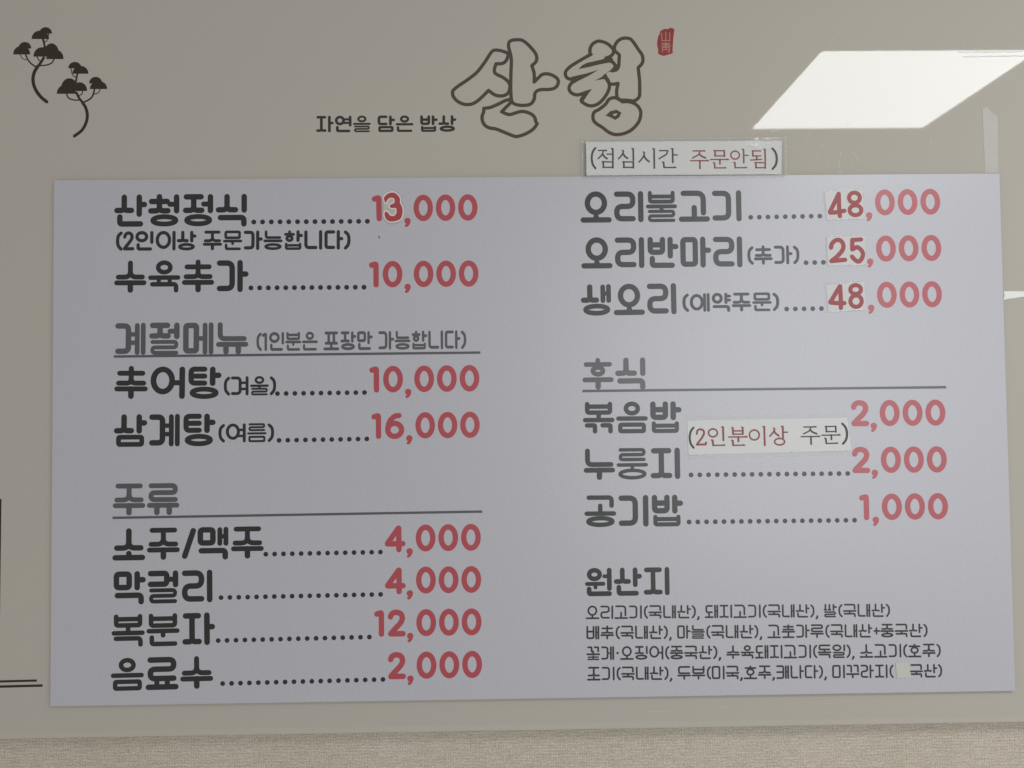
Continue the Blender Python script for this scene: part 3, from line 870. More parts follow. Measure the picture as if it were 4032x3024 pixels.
TRACE = {
    'logo_sa': [[[-44.19, 491.73], [-40.82, 491.89], [-34.1, 490.57], [-26.97, 487.55], [-27.01, 484.13], [-28.75, 479.02], [-32.58, 475.2], [-37.64, 474.12], [-42.27, 474.14], [-42.27, 474.14], [-44.27, 468.02], [-44.31, 463.75], [-41.99, 460.76], [-33.62, 456.45], [-27.78, 451.73], [-24.9, 446.6], [-25.38, 440.65], [-27.11, 436.4], [-31.35, 433.45], [-36.4, 432.46], [-43.12, 433.52], [-48.13, 436.52], [-52.13, 439.78], [-52.13, 439.78], [-59.94, 431.91], [-66.72, 426.0], [-73.47, 422.39], [-81.03, 421.67], [-87.73, 423.58], [-93.57, 427.44], [-97.3, 432.56], [-98.09, 437.67], [-96.38, 441.06], [-90.04, 446.13], [-79.9, 452.88], [-68.89, 461.33], [-62.95, 467.69], [-55.27, 478.31], [-49.28, 487.66], [-46.3, 490.89]], [[-26.02, 497.79], [-25.13, 502.06], [-21.31, 504.6], [-15.4, 505.17], [-8.66, 504.54], [-1.97, 499.81], [4.68, 492.51], [8.83, 486.51], [10.02, 480.52], [8.28, 475.84], [3.59, 471.6], [3.59, 471.6], [5.21, 466.04], [6.41, 460.92], [6.29, 450.26], [6.29, 450.26], [11.83, 455.77], [16.08, 459.58], [21.16, 460.84], [27.04, 459.95], [33.74, 456.5], [37.06, 452.22], [36.14, 446.26], [31.87, 442.02], [25.11, 440.61], [15.01, 440.41], [9.94, 438.74], [6.95, 435.35], [6.29, 429.4], [3.87, 424.3], [-0.37, 421.1], [-8.79, 420.13], [-16.35, 421.02], [-21.37, 423.6], [-23.16, 428.72], [-23.74, 437.23], [-23.81, 445.75], [-23.29, 462.79], [-22.61, 478.14], [-23.61, 486.68], [-25.23, 492.66]], [[-58.41, 416.6], [-58.41, 416.6], [-50.0, 417.83], [-39.88, 422.02], [-31.43, 426.22], [-25.53, 427.71], [-23.17, 427.44], [-23.17, 427.44], [-25.16, 422.78], [-29.83, 418.13], [-35.78, 412.05], [-35.78, 412.05], [-29.93, 409.38], [-24.9, 408.49], [-18.15, 410.41], [-10.57, 412.32], [-3.01, 411.16], [3.67, 407.72], [6.98, 403.03], [7.37, 400.05], [7.37, 400.05], [9.42, 396.22], [9.42, 396.22], [4.3, 389.46], [-5.02, 383.57], [-13.45, 380.66], [-19.33, 380.27], [-30.2, 384.59], [-42.73, 389.76], [-51.95, 391.51], [-57.78, 395.37], [-60.41, 400.9], [-60.61, 406.85], [-58.62, 411.93], [-58.62, 411.93]]],
    'logo_cheong': [[[78.33, 485.3], [78.44, 493.18], [81.55, 498.85], [86.79, 502.33], [91.98, 502.74], [98.87, 500.52], [104.87, 496.11], [108.43, 491.27], [107.75, 486.46], [104.24, 482.98], [98.58, 480.82]], [[79.63, 485.73], [76.15, 484.0], [63.95, 477.06], [53.5, 470.56], [47.37, 464.48], [46.28, 460.12], [48.12, 455.74], [52.41, 453.79], [58.45, 453.94]], [[101.99, 477.3], [107.15, 475.7], [110.54, 471.13]], [[98.22, 456.33], [101.58, 450.2], [102.33, 442.34], [99.63, 435.37], [94.34, 427.55], [88.21, 421.92], [81.27, 419.17], [75.23, 419.55], [70.09, 422.02], [66.26, 425.53], [67.61, 429.45]], [[66.82, 434.51], [60.76, 433.24], [54.75, 435.19], [51.35, 439.14], [50.98, 443.5], [54.07, 448.72], [59.29, 451.75]], [[106.12, 464.16], [112.19, 465.87], [114.87, 471.11], [115.42, 478.98], [115.52, 485.11], [111.25, 489.07], [109.58, 493.02], [110.96, 498.27], [114.49, 503.07], [119.74, 506.11], [124.94, 506.7], [130.12, 505.62], [134.38, 501.22], [140.3, 491.98], [144.95, 484.95], [146.13, 477.94], [144.32, 472.7], [139.92, 468.35], [139.92, 468.35], [140.64, 459.6], [141.37, 450.85], [141.33, 437.74], [140.61, 430.76], [136.65, 426.42], [132.31, 425.14], [123.68, 426.06], [116.77, 426.11], [112.5, 429.18], [111.77, 437.92], [113.65, 447.95], [113.65, 447.95], [108.45, 446.93], [103.27, 447.57], [99.88, 451.96], [97.38, 458.09]], [[105.59, 429.23], [101.23, 426.63], [96.82, 420.56], [88.97, 414.5], [82.88, 411.05], [80.91, 405.84], [81.85, 399.74], [86.1, 395.36], [92.94, 390.97], [100.61, 384.82], [108.32, 381.9], [116.09, 382.11], [124.76, 384.67], [132.61, 389.84], [139.65, 398.5], [142.23, 408.07], [140.79, 415.06], [135.69, 420.76], [127.97, 423.86], [119.34, 424.78], [115.06, 427.42], [109.91, 429.2], [105.59, 429.23]]],
    'logo_fill': [[[53.31, 456.58], [72.36, 460.85], [88.85, 465.74], [76.65, 458.2], [66.21, 453.02], [57.52, 449.14]], [[63.12, 466.75], [68.2, 471.79], [74.29, 474.82], [89.9, 478.24], [104.66, 482.1], [108.51, 479.45], [103.69, 475.1], [89.81, 472.55], [75.94, 469.13]], [[112.3, 472.87], [116.22, 474.6], [115.68, 467.6], [112.17, 464.56], [106.1, 463.28], [100.9, 462.44], [98.26, 459.39], [99.5, 455.45], [103.31, 450.19], [101.53, 446.71], [99.88, 451.96], [94.72, 453.56], [83.46, 451.61], [91.29, 455.5], [98.28, 460.7], [106.15, 466.78], [109.26, 472.01]], [[63.38, 435.58], [72.05, 438.76], [80.28, 440.89], [75.45, 434.64], [69.28, 425.52], [64.97, 425.54], [66.78, 431.64]], [[112.5, 429.18], [116.8, 428.29], [123.71, 428.25], [133.18, 425.57], [134.87, 423.38], [125.35, 422.13], [118.43, 421.73], [113.31, 425.69]], [[97.05, 406.44], [103.61, 412.23], [107.06, 412.65], [110.97, 413.93], [111.33, 409.57], [105.69, 407.6], [109.11, 405.49], [109.47, 400.61], [104.34, 403.52]], [[110.97, 413.93], [117.38, 409.97], [114.7, 403.89], [109.47, 400.61], [109.11, 405.49], [112.0, 407.82], [111.33, 409.57]]],
    'logo_w': 4.17,
    'seal': [[169.63, 516.15], [172.62, 517.63], [175.29, 518.58], [178.83, 518.05], [180.63, 519.39], [183.3, 519.83], [185.95, 518.92], [187.4, 517.56], [186.91, 514.87], [186.08, 509.49], [185.56, 505.3], [185.01, 499.33], [184.44, 491.85], [184.38, 488.27], [185.1, 487.22], [182.12, 485.89], [178.55, 484.86], [173.21, 483.25], [170.27, 483.86], [165.87, 485.98], [165.35, 486.87], [165.92, 488.66], [165.96, 491.35], [165.0, 495.84], [164.63, 500.02], [165.29, 504.21], [166.25, 508.39], [167.03, 510.78], [168.97, 511.82], [167.8, 512.87]],
    'seal_strokes': [[[170.85, 513.0], [170.97, 502.89]], [[176.2, 514.32], [176.0, 502.87]], [[181.26, 513.25], [180.94, 502.84]], [[170.97, 502.89], [180.94, 502.84]], [[170.53, 499.34], [181.17, 499.34]], [[171.09, 497.6], [180.99, 497.55]], [[169.88, 495.81], [182.0, 495.9]], [[175.96, 500.42], [175.88, 495.84]], [[171.22, 488.04], [171.33, 494.16], [180.64, 494.12], [180.54, 488.74], [177.58, 488.24]], [[171.43, 491.47], [180.44, 491.43]], [[175.85, 493.99], [175.8, 491.45]]],
    'pine': [{"domes": [[[-622.01, 516.1], [-621.82, 518.26], [-621.25, 520.04], [-620.31, 521.56], [-619.05, 522.78], [-617.55, 523.69], [-615.87, 524.24], [-614.09, 524.42], [-612.31, 524.22], [-610.62, 523.66], [-609.1, 522.74], [-607.83, 521.5], [-606.87, 519.97], [-606.27, 518.19], [-606.05, 516.03]], [[-631.68, 509.19], [-631.43, 512.02], [-630.63, 514.34], [-629.34, 516.33], [-627.61, 517.93], [-625.54, 519.12], [-623.22, 519.84], [-620.77, 520.08], [-618.33, 519.82], [-616.0, 519.07], [-613.9, 517.87], [-612.15, 516.24], [-610.83, 514.25], [-610.0, 511.91], [-609.7, 509.08]], [[-648.1, 496.95], [-647.92, 499.16], [-647.34, 500.98], [-646.39, 502.53], [-645.12, 503.78], [-643.6, 504.71], [-641.9, 505.27], [-640.11, 505.45], [-638.31, 505.25], [-636.6, 504.67], [-635.06, 503.73], [-633.78, 502.46], [-632.8, 500.9], [-632.19, 499.08], [-631.97, 496.87]], [[-654.64, 489.44], [-654.4, 492.31], [-653.63, 494.68], [-652.37, 496.69], [-650.69, 498.33], [-648.68, 499.53], [-646.43, 500.27], [-644.05, 500.51], [-641.67, 500.24], [-639.4, 499.49], [-637.37, 498.26], [-635.66, 496.61], [-634.37, 494.58], [-633.56, 492.2], [-633.27, 489.33]], [[-615.98, 489.83], [-615.77, 493.38], [-615.09, 496.29], [-613.99, 498.78], [-612.51, 500.8], [-610.73, 502.29], [-608.74, 503.2], [-606.64, 503.5], [-604.54, 503.18], [-602.54, 502.25], [-600.74, 500.74], [-599.23, 498.71], [-598.09, 496.21], [-597.38, 493.28], [-597.12, 489.74]], [[-629.17, 486.53], [-628.92, 489.66], [-628.13, 492.23], [-626.84, 494.43], [-625.11, 496.21], [-623.04, 497.53], [-620.72, 498.33], [-618.28, 498.59], [-615.83, 498.3], [-613.5, 497.48], [-611.41, 496.14], [-609.66, 494.34], [-608.33, 492.13], [-607.5, 489.55], [-607.2, 486.41]], [[-613.01, 483.26], [-612.76, 486.5], [-611.98, 489.16], [-610.7, 491.43], [-608.99, 493.27], [-606.93, 494.63], [-604.64, 495.45], [-602.21, 495.72], [-599.79, 495.43], [-597.48, 494.58], [-595.4, 493.2], [-593.67, 491.34], [-592.35, 489.06], [-591.53, 486.39], [-591.24, 483.15]]], "strokes": [[4.28, [[-612.03, 428.36], [-620.04, 435.33], [-626.71, 445.27], [-629.52, 456.18], [-628.04, 466.08], [-623.63, 473.99]]], [3.5, [[-623.63, 473.6], [-619.21, 479.92], [-616.33, 484.87]]], [1.94, [[-624.01, 472.41], [-631.43, 477.01], [-636.33, 482.99], [-639.3, 489.95]]], [0.97, [[-646.1, 489.59], [-643.14, 484.42], [-637.88, 482.01]]], [1.75, [[-620.34, 474.97], [-612.96, 475.52], [-606.17, 478.27], [-602.91, 483.81]]], [1.36, [[-624.7, 486.7], [-622.33, 481.92], [-618.04, 479.92]]], [2.72, [[-615.07, 498.77], [-616.09, 504.74], [-617.68, 509.72]]], [1.17, [[-616.28, 504.74], [-612.22, 507.3], [-609.95, 516.24]]]]}, {"domes": [[[-585.13, 471.21], [-584.94, 473.36], [-584.34, 475.13], [-583.36, 476.65], [-582.06, 477.87], [-580.5, 478.77], [-578.75, 479.32], [-576.92, 479.5], [-575.07, 479.3], [-573.32, 478.73], [-571.75, 477.81], [-570.43, 476.58], [-569.44, 475.05], [-568.82, 473.27], [-568.6, 471.12]], [[-579.84, 464.23], [-579.6, 466.85], [-578.87, 469.0], [-577.69, 470.83], [-576.11, 472.32], [-574.22, 473.42], [-572.11, 474.08], [-569.88, 474.3], [-567.65, 474.06], [-565.53, 473.37], [-563.62, 472.25], [-562.03, 470.75], [-560.82, 468.9], [-560.07, 466.74], [-559.8, 464.12]], [[-594.28, 444.09], [-594.04, 447.83], [-593.27, 450.91], [-592.01, 453.53], [-590.33, 455.66], [-588.32, 457.23], [-586.06, 458.19], [-583.69, 458.5], [-581.31, 458.16], [-579.04, 457.18], [-577.0, 455.59], [-575.3, 453.44], [-574.01, 450.8], [-573.2, 447.71], [-572.91, 443.97]], [[-599.49, 438.57], [-599.21, 441.65], [-598.35, 444.17], [-596.96, 446.33], [-595.09, 448.07], [-592.85, 449.36], [-590.35, 450.14], [-587.72, 450.39], [-585.08, 450.11], [-582.57, 449.3], [-580.31, 447.99], [-578.42, 446.22], [-577.0, 444.05], [-576.1, 441.51], [-575.79, 438.44]], [[-580.67, 442.03], [-580.44, 444.95], [-579.74, 447.35], [-578.59, 449.4], [-577.07, 451.06], [-575.23, 452.28], [-573.18, 453.03], [-571.02, 453.27], [-568.85, 453.0], [-566.8, 452.24], [-564.94, 450.99], [-563.4, 449.31], [-562.23, 447.25], [-561.49, 444.84], [-561.23, 441.92]], [[-558.76, 451.62], [-558.57, 453.82], [-557.97, 455.63], [-557.01, 457.18], [-555.72, 458.43], [-554.18, 459.36], [-552.45, 459.92], [-550.64, 460.1], [-548.82, 459.9], [-547.09, 459.32], [-545.53, 458.38], [-544.23, 457.11], [-543.25, 455.55], [-542.64, 453.73], [-542.42, 451.52]], [[-557.75, 444.47], [-557.49, 447.14], [-556.7, 449.33], [-555.41, 451.2], [-553.69, 452.71], [-551.63, 453.83], [-549.33, 454.5], [-546.91, 454.72], [-544.49, 454.48], [-542.18, 453.77], [-540.11, 452.63], [-538.37, 451.1], [-537.07, 449.22], [-536.25, 447.02], [-535.96, 444.35]]], "strokes": [[3.89, [[-577.01, 384.26], [-567.74, 391.5], [-562.36, 401.35], [-560.86, 411.23], [-562.86, 420.14], [-566.98, 427.1]]], [3.11, [[-566.39, 426.5], [-571.88, 434.05], [-574.83, 440.01]]], [2.14, [[-565.04, 427.68], [-557.29, 431.99], [-553.43, 437.91], [-552.11, 444.84]]], [1.17, [[-553.24, 437.51], [-547.03, 439.85], [-544.72, 444.79]]], [1.75, [[-569.91, 430.48], [-577.68, 430.52], [-584.5, 433.14], [-587.45, 438.9]]], [1.36, [[-572.28, 436.04], [-568.01, 437.99], [-567.07, 442.35]]], [2.33, [[-575.3, 453.89], [-574.56, 459.84], [-573.42, 464.59]]], [1.17, [[-575.53, 459.45], [-579.83, 462.84], [-581.83, 471.58]]]]}],
    'three': [[-185.61, 300.74], [-184.37, 303.18], [-180.88, 306.32], [-175.65, 307.97], [-171.13, 306.95], [-167.33, 303.41], [-165.44, 299.53], [-165.47, 294.61], [-163.58, 291.09], [-162.23, 286.16], [-162.62, 279.85], [-165.09, 274.25], [-169.97, 271.84], [-175.88, 271.01], [-181.09, 272.28], [-184.19, 276.16], [-185.03, 280.72], [-183.8, 283.87], [-181.02, 282.45], [-178.95, 279.98], [-177.57, 278.39], [-173.75, 278.0], [-170.96, 279.91], [-169.9, 283.06], [-169.88, 286.22], [-171.25, 288.34], [-176.47, 288.2], [-178.54, 290.85], [-176.44, 292.94], [-172.95, 294.32], [-172.06, 297.47], [-172.91, 300.29], [-176.04, 301.37], [-178.82, 300.68], [-181.62, 298.25], [-183.21, 294.75], [-184.76, 296.87]],
    'three_back': [[-187.55, 296.19], [-186.51, 295.48], [-184.43, 294.76], [-180.91, 300.35], [-175.69, 301.71], [-171.18, 298.87], [-170.52, 294.65], [-167.77, 289.01], [-167.81, 283.75], [-171.32, 277.81], [-177.58, 277.51], [-183.8, 282.82], [-186.6, 279.33], [-187.19, 285.65], [-186.21, 287.4], [-186.18, 292.66]],
    'three_film': [[-187.73, 294.43], [-186.11, 303.2], [-180.86, 308.43], [-175.63, 310.15], [-168.69, 308.34], [-163.85, 303.03], [-162.16, 295.99], [-160.13, 287.2], [-160.18, 279.83], [-164.06, 271.79], [-168.95, 268.32], [-175.56, 267.15], [-181.81, 268.25], [-186.29, 273.37], [-187.8, 282.15]],
    'price_stickers': [{"paper": [[374.61, 305.94], [423.63, 308.33], [424.19, 270.01], [376.27, 268.36]], "film": [[372.07, 306.47], [423.44, 308.85], [424.49, 269.6], [375.23, 267.65]], "open": [[[392.35, 301.92], [392.35, 301.92], [380.6, 279.03], [380.6, 279.03], [381.59, 278.01], [389.24, 278.46], [398.96, 280.22]], [[392.35, 301.92], [392.47, 285.58], [393.2, 273.53]]], "rings": [[[419.26, 296.81], [418.93, 294.97], [418.07, 293.28], [416.74, 291.89], [415.06, 290.89], [413.15, 290.39], [411.18, 290.4], [409.29, 290.94], [407.66, 291.96], [406.4, 293.37], [405.62, 295.07], [405.39, 296.92], [405.71, 298.76], [406.58, 300.45], [407.9, 301.84], [409.59, 302.84], [411.5, 303.35], [413.47, 303.33], [415.35, 302.79], [416.99, 301.77], [418.25, 300.36], [419.02, 298.66]], [[420.79, 280.76], [420.44, 278.98], [419.51, 277.35], [418.07, 276.0], [416.24, 275.04], [414.17, 274.55], [412.02, 274.56], [409.97, 275.09], [408.19, 276.08], [406.82, 277.45], [405.97, 279.09], [405.71, 280.88], [406.06, 282.66], [406.99, 284.29], [408.43, 285.64], [410.26, 286.6], [412.33, 287.09], [414.48, 287.08], [416.53, 286.55], [418.31, 285.57], [419.68, 284.19], [420.53, 282.55]]]}, {"paper": [[375.77, 247.16], [425.18, 248.59], [425.45, 210.72], [375.91, 210.14]], "film": [[373.42, 246.78], [425.4, 249.1], [426.66, 210.3], [375.17, 209.33]], "open": [[[380.83, 233.18], [382.17, 238.25], [387.36, 242.59], [392.95, 242.24], [396.68, 236.6], [395.18, 229.49], [387.87, 221.42], [380.82, 215.99], [380.82, 215.99], [398.45, 217.46]], [[419.45, 243.34], [408.23, 242.62], [408.23, 242.62], [407.93, 230.61], [407.93, 230.61], [414.62, 233.4], [419.61, 229.28], [421.51, 224.18], [419.32, 218.09], [415.18, 215.08], [410.17, 218.17], [407.4, 221.45]]], "rings": []}, {"paper": [[373.3, 186.0], [422.69, 190.12], [424.0, 153.39], [375.52, 151.32]], "film": [[370.62, 188.56], [423.93, 190.82], [424.39, 152.88], [372.46, 150.33]], "open": [[[391.02, 183.81], [391.02, 183.81], [378.36, 163.65], [378.36, 163.65], [379.86, 163.02], [388.47, 162.33], [396.08, 162.16]], [[391.23, 183.8], [391.67, 168.59], [391.58, 156.23]]], "rings": [[[417.74, 179.3], [417.43, 177.7], [416.58, 176.24], [415.28, 175.03], [413.63, 174.17], [411.76, 173.73], [409.83, 173.75], [407.98, 174.22], [406.37, 175.11], [405.13, 176.34], [404.36, 177.82], [404.13, 179.43], [404.44, 181.02], [405.28, 182.49], [406.58, 183.7], [408.23, 184.56], [410.1, 185.0], [412.04, 184.98], [413.89, 184.51], [415.5, 183.62], [416.74, 182.38], [417.51, 180.9]], [[418.39, 164.59], [418.05, 162.54], [417.15, 160.65], [415.76, 159.1], [414.01, 157.99], [412.02, 157.43], [409.97, 157.44], [408.02, 158.05], [406.32, 159.19], [405.01, 160.77], [404.21, 162.67], [403.97, 164.72], [404.31, 166.78], [405.21, 168.66], [406.59, 170.22], [408.35, 171.32], [410.33, 171.89], [412.38, 171.87], [414.34, 171.27], [416.04, 170.13], [417.34, 168.55], [418.15, 166.65]]]}],
    'digit_w': 5.01,
    'lunch_paper': [[71.15, 371.21], [321.15, 370.76], [319.61, 327.78], [71.14, 327.77]],
    'lunch_film': [[66.05, 374.87], [326.06, 374.37], [325.54, 323.51], [66.07, 324.55]],
    'crinkle': [289.1, 365.76, 13.0, 4.0],
    'order_paper': [[193.55, 15.64], [396.2, 17.2], [400.08, -24.17], [194.59, -27.49]],
    'order_film': [[192.61, 20.31], [395.49, 21.77], [399.34, -29.42], [193.9, -32.22]],
    'patch': [[449.62, -290.49], [451.21, -289.72], [454.68, -289.88], [458.15, -290.05], [462.32, -289.77], [466.03, -289.71], [467.0, -296.9], [467.97, -303.74], [469.01, -308.19], [463.44, -308.55], [457.65, -308.69], [454.18, -308.64], [450.47, -309.15], [450.04, -298.91]],
    'cloudy_outline': [[582.8, 410.66], [588.62, 414.52], [594.1, 407.16], [602.37, 401.38], [600.59, 328.32], [583.75, 328.44]],
    'white_wedge': [[603.3, 176.09], [648.49, 175.68], [648.32, 170.46], [629.28, 169.01], [601.65, 165.03], [603.38, 167.94], [602.8, 170.23], [604.48, 171.84], [602.57, 173.49]],
    'dust': [[312.76, 384.28, 9, 10, 1.2], [357.94, 378.97, 7, 50, 0.7], [398.17, 354.79, 4, 80, 1.2], [417.36, 351.24, 13, -55, 0.8], [396.06, 342.29, 9, 85, 0.9], [396.46, 330.92, 3, 70, 1.2], [374.68, 367.47, 4, 20, 0.9], [380.85, 341.26, 5, -70, 0.7], [514.85, 369.95, 7, -85, 0.6], [390.38, 502.77, 5, 15, 0.9], [338.33, 363.16, 4, 60, 0.5], [408.22, 394.61, 5, 80, 0.6], [562.42, 494.09, 3, 20, 0.6], [368.59, 349.31, 5, 75, 0.5], [413.68, 339.89, 4, 80, 0.5], [154.43, -346.62, 28, 0, 0.45], [362.07, -337.38, 45, 3, 0.4], [397.43, -332.27, 22, 35, 0.35], [234.14, -342.88, 9, 0, 0.5]],
    'smudge': [[-193.33, 253.59], [-191.99, 252.9], [-190.65, 249.93], [-191.56, 249.25], [-193.12, 251.09]],
    'left_border': [[-667.94, -72.09], [-664.33, -72.14], [-664.95, -214.56], [-668.55, -214.5]],
}

# ---------------------------------------------------------------- helpers that lay flat prints and thin sheets on the sign
def to3(p, y):
    return (p[0] / 1000.0, y, Z0 + p[1] / 1000.0)

def to3p(x, y, z):
    return (x, y, Z0 + z)

def flat_part(name, parent, V, F, y, mat, label=None):
    """a printed area: a sheet just in front of what it is printed on"""
    vs = [to3(p, y) for p in V]
    fs = []
    for f in F:
        a, b, c = (Vector(V[f[0]]), Vector(V[f[1]]), Vector(V[f[2]]))
        area = (b - a).cross(c - a)
        fs.append(list(f) if area > 0 else list(reversed(f)))
    o = part(name, parent, vs, fs, mat)
    if label: o['label'] = label
    return o

def sheet(pts, y_front, thick, mat, name, parent=None, loc=None, bow=0.0, **tags):
    """a thin solid sheet (paper, tape) from an outline in mm, front face at y_front"""
    area = sum(pts[i][0] * pts[(i + 1) % len(pts)][1] - pts[(i + 1) % len(pts)][0] * pts[i][1] for i in range(len(pts)))
    if area < 0: pts = pts[::-1]
    n = len(pts)
    vs = [to3(p, y_front) for p in pts] + [to3(p, y_front + thick) for p in pts]
    fs = [list(range(n)), list(range(2 * n - 1, n - 1, -1))] + [[i, i + n, (i + 1) % n + n, (i + 1) % n] for i in range(n)]
    if parent is not None:
        o = part(name, parent, vs, fs, mat)
    else:
        c = loc or vs[0]
        o = mesh_obj(name, [(x - c[0], y - c[1], z - c[2]) for x, y, z in vs], fs, mat, loc=c)
    tag(o, **tags)
    return o

def box_mesh(x0, x1, y0, y1, z0, z1, bevel=0.0):
    bm = bmesh.new()
    bmesh.ops.create_cube(bm, size=1.0)
    for v in bm.verts:
        v.co = Vector(((x0 + x1) / 2 + v.co.x * (x1 - x0), (y0 + y1) / 2 + v.co.y * (y1 - y0), (z0 + z1) / 2 + v.co.z * (z1 - z0)))
    if bevel:
        bmesh.ops.bevel(bm, geom=list(bm.edges), offset=bevel, segments=2, profile=0.5, affect='EDGES')
    bmesh.ops.recalc_face_normals(bm, faces=list(bm.faces))
    bm.verts.index_update()
    vs = [tuple(v.co) for v in bm.verts]; fs = [[v.index for v in f.verts] for f in bm.faces]
    bm.free()
    return vs, fs

def ridge(pts, y, r, name, parent, mat='film_edge', wave=0.00016):
    """a thin raised bead of film running along an edge"""
    V, F = [], []
    K = 6
    P = [Vector(p) for p in pts]
    run_ = 0.0
    for i, p in enumerate(P):
        if i: run_ += (p - P[i - 1]).length
        lift = wave * (0.6 * math.sin(run_ / 1.9 + r * 9) + 0.4 * math.sin(run_ / 0.83 + r * 31))
        d = (P[min(i + 1, len(P) - 1)] - P[max(i - 1, 0)]).normalized()
        n = Vector((-d.y, d.x))
        for k in range(K + 1):
            a = math.pi * k / K
            q = p + n * (r * math.cos(a))
            V.append((q.x / 1000, y - lift - r * 0.16 * math.sin(a) / 1000, Z0 + q.y / 1000))
        if i:
            b0, b1 = (i - 1) * (K + 1), i * (K + 1)
            for k in range(K):
                F.append([b0 + k, b0 + k + 1, b1 + k + 1, b1 + k])
    o = part(name, parent, V, F, mat)
    for p in o.data.polygons: p.use_smooth = True
    return o

# ---------------------------------------------------------------- setting: papered wall
vs, fs = box_mesh(-1.6, 1.6, 0, 0.12, -1.5, 1.0)
wall = mesh_obj('wall', [(x, y, z) for x, y, z in vs], fs, 'wallpaper_vinyl', loc=(0, WALL_Y, Z0))
tag(wall, kind='structure', label='beige wall covered in finely ribbed textured vinyl wallpaper')

# ---------------------------------------------------------------- ceiling light (its mirror image lies on the glossy panel)
lamp = empty('ceiling_light', (1.02, -1.14, Z0 + 0.9), label='square flat white LED ceiling light mirrored in the glossy sign panel', category='ceiling light')
LX0, LX1, LY0, LY1, LZ = 0.753, 1.292, -1.400, -0.872, Z0 + 0.9
ch_ = 0.012
ring_ = [(LX0 + ch_, LY1), (LX1, LY1), (LX1, LY0), (LX0, LY0), (LX0, LY1 - ch_)]
part('diffuser', lamp, [(x, y, LZ) for x, y in ring_], [list(range(5))], 'led_diffuser')
V, F = [], []
for k, (g, z) in enumerate(((0.0005, LZ - 0.002), (0.012, LZ - 0.002), (0.012, LZ + 0.03), (0.0005, LZ + 0.03))):
    for sx_, sy_ in ((0, 0), (1, 0), (1, 1), (0, 1)):
        V.append((LX0 - g if sx_ == 0 else LX1 + g, LY0 - g if sy_ == 0 else LY1 + g, z))
for k in range(4):
    for j in range(4):
        F.append([k * 4 + j, k * 4 + (j + 1) % 4, ((k + 1) % 4) * 4 + (j + 1) % 4, ((k + 1) % 4) * 4 + j])
part('frame', lamp, V, F, 'led_frame')

# ---------------------------------------------------------------- the big glossy sign panel
panel = empty('sign_panel', (0, PANEL_Y, Z0 - 0.368), label='large glossy cream sign panel with pine trees and outlined Korean logo, fixed to the wall', category='sign panel')
def panel_foot(x):            # foot edge, measured at three places
    return -0.3662 - 0.0002 * x
vs, fs = box_mesh(-0.98, 0.98, PANEL_Y, PANEL_Y + 0.006, Z0 - 0.3678, Z0 + 0.76, bevel=0.0012)
pb = part('panel', panel, vs, fs, ['panel_acrylic', 'panel_edge'])
for p in pb.data.polygons:
    if p.normal.y > -0.99: p.material_index = 1
vs, fs = box_mesh(-0.95, 0.95, PANEL_Y + 0.0062, WALL_Y, Z0 - 0.352, Z0 + 0.74)
part('backing_frame', panel, vs, fs, 'board_core')

PY = PANEL_Y - 0.00008
part('clear_edge', panel, [to3p(x, PY, z) for x, z in ((-0.978, -0.3595), (-0.978, -0.3663), (0.978, -0.3663), (0.978, -0.3595))], [[0, 1, 2, 3]], 'clear_edge')
def stroke_part(name, parent, lines, y, mat, label=None, closed=None, sm=6, extra=()):
    polys = list(extra)
    for k, (w, pts) in enumerate(lines):
        cl = bool(closed and closed[k])
        pp = smooth_path([tuple(q) for q in pts], cl, sm) if len(pts) > 2 else [tuple(q) for q in pts]
        polys += strip(pp, w, cl)
    V, F = union(polys)
    return flat_part(name, parent, V, F, y, mat, label)

LW = 4.4
stroke_part('logo_syllable', panel, [(LW, q) for q in TRACE['logo_sa']], PY, 'print_logo', 'brown outlined brush syllable, the left of the two', closed=[1, 1, 1])
stroke_part('logo_syllable', panel, [(LW, q) for q in TRACE['logo_cheong']], PY, 'print_logo', 'brown outlined brush syllable, the right of the two', closed=[0] * 7,
            extra=[[tuple(p) for p in q] for q in TRACE['logo_fill'] if True])
V, F = union([[tuple(p) for p in TRACE['seal']]])
seal = flat_part('seal', panel, V, F, PY, 'seal_red', 'small red stamp with two pale characters')
sp = []
for q in TRACE['seal_strokes']:
    sp += strip([tuple(p) for p in q], 0.95)
V, F = union(sp)
mesh_obj('seal_character', [(x / 1000 - panel.location.x, -0.00016, Z0 + z / 1000 - panel.location.z) for x, z in V], [f if (Vector(V[f[1]]) - Vector(V[f[0]])).cross(Vector(V[f[2]]) - Vector(V[f[0]])) > 0 else f[::-1] for f in F], 'seal_pale', seal)
for k, pn in enumerate(TRACE['pine']):
    polys = [[tuple(p) for p in d] for d in pn['domes']]
    pine = stroke_part('pine_print', panel, [(w, q) for w, q in pn['strokes']], PY, 'print_dark_brown',
                       ['dark brown pine with its foot bent to the right', 'dark brown pine with its foot bent to the left'][k], extra=polys, sm=5)
for k, (x, z, l, a, w) in enumerate(TRACE['dust']):
    ca, sa = math.cos(math.radians(a)), math.sin(math.radians(a))
    rnd = random.Random(k)
    pts = [(x - l / 2 * ca, z - l / 2 * sa)]
    for t in (-.2, .1, .35):
        pts.append((x + l * t * ca + rnd.uniform(-.4, .4) * w, z + l * t * sa + rnd.uniform(-.4, .4) * w))
    pts.append((x + l / 2 * ca, z + l / 2 * sa))
    V, F = union(strip(pts, w, False))
    flat_part('dust_mark', panel, V, F, PY, 'dust_pale')
lb = [tuple(p) for p in TRACE['left_border']]
V, F = union([lb]); flat_part('border_line', panel, V, F, PY, 'print_brown', 'dark upright border line at the left')

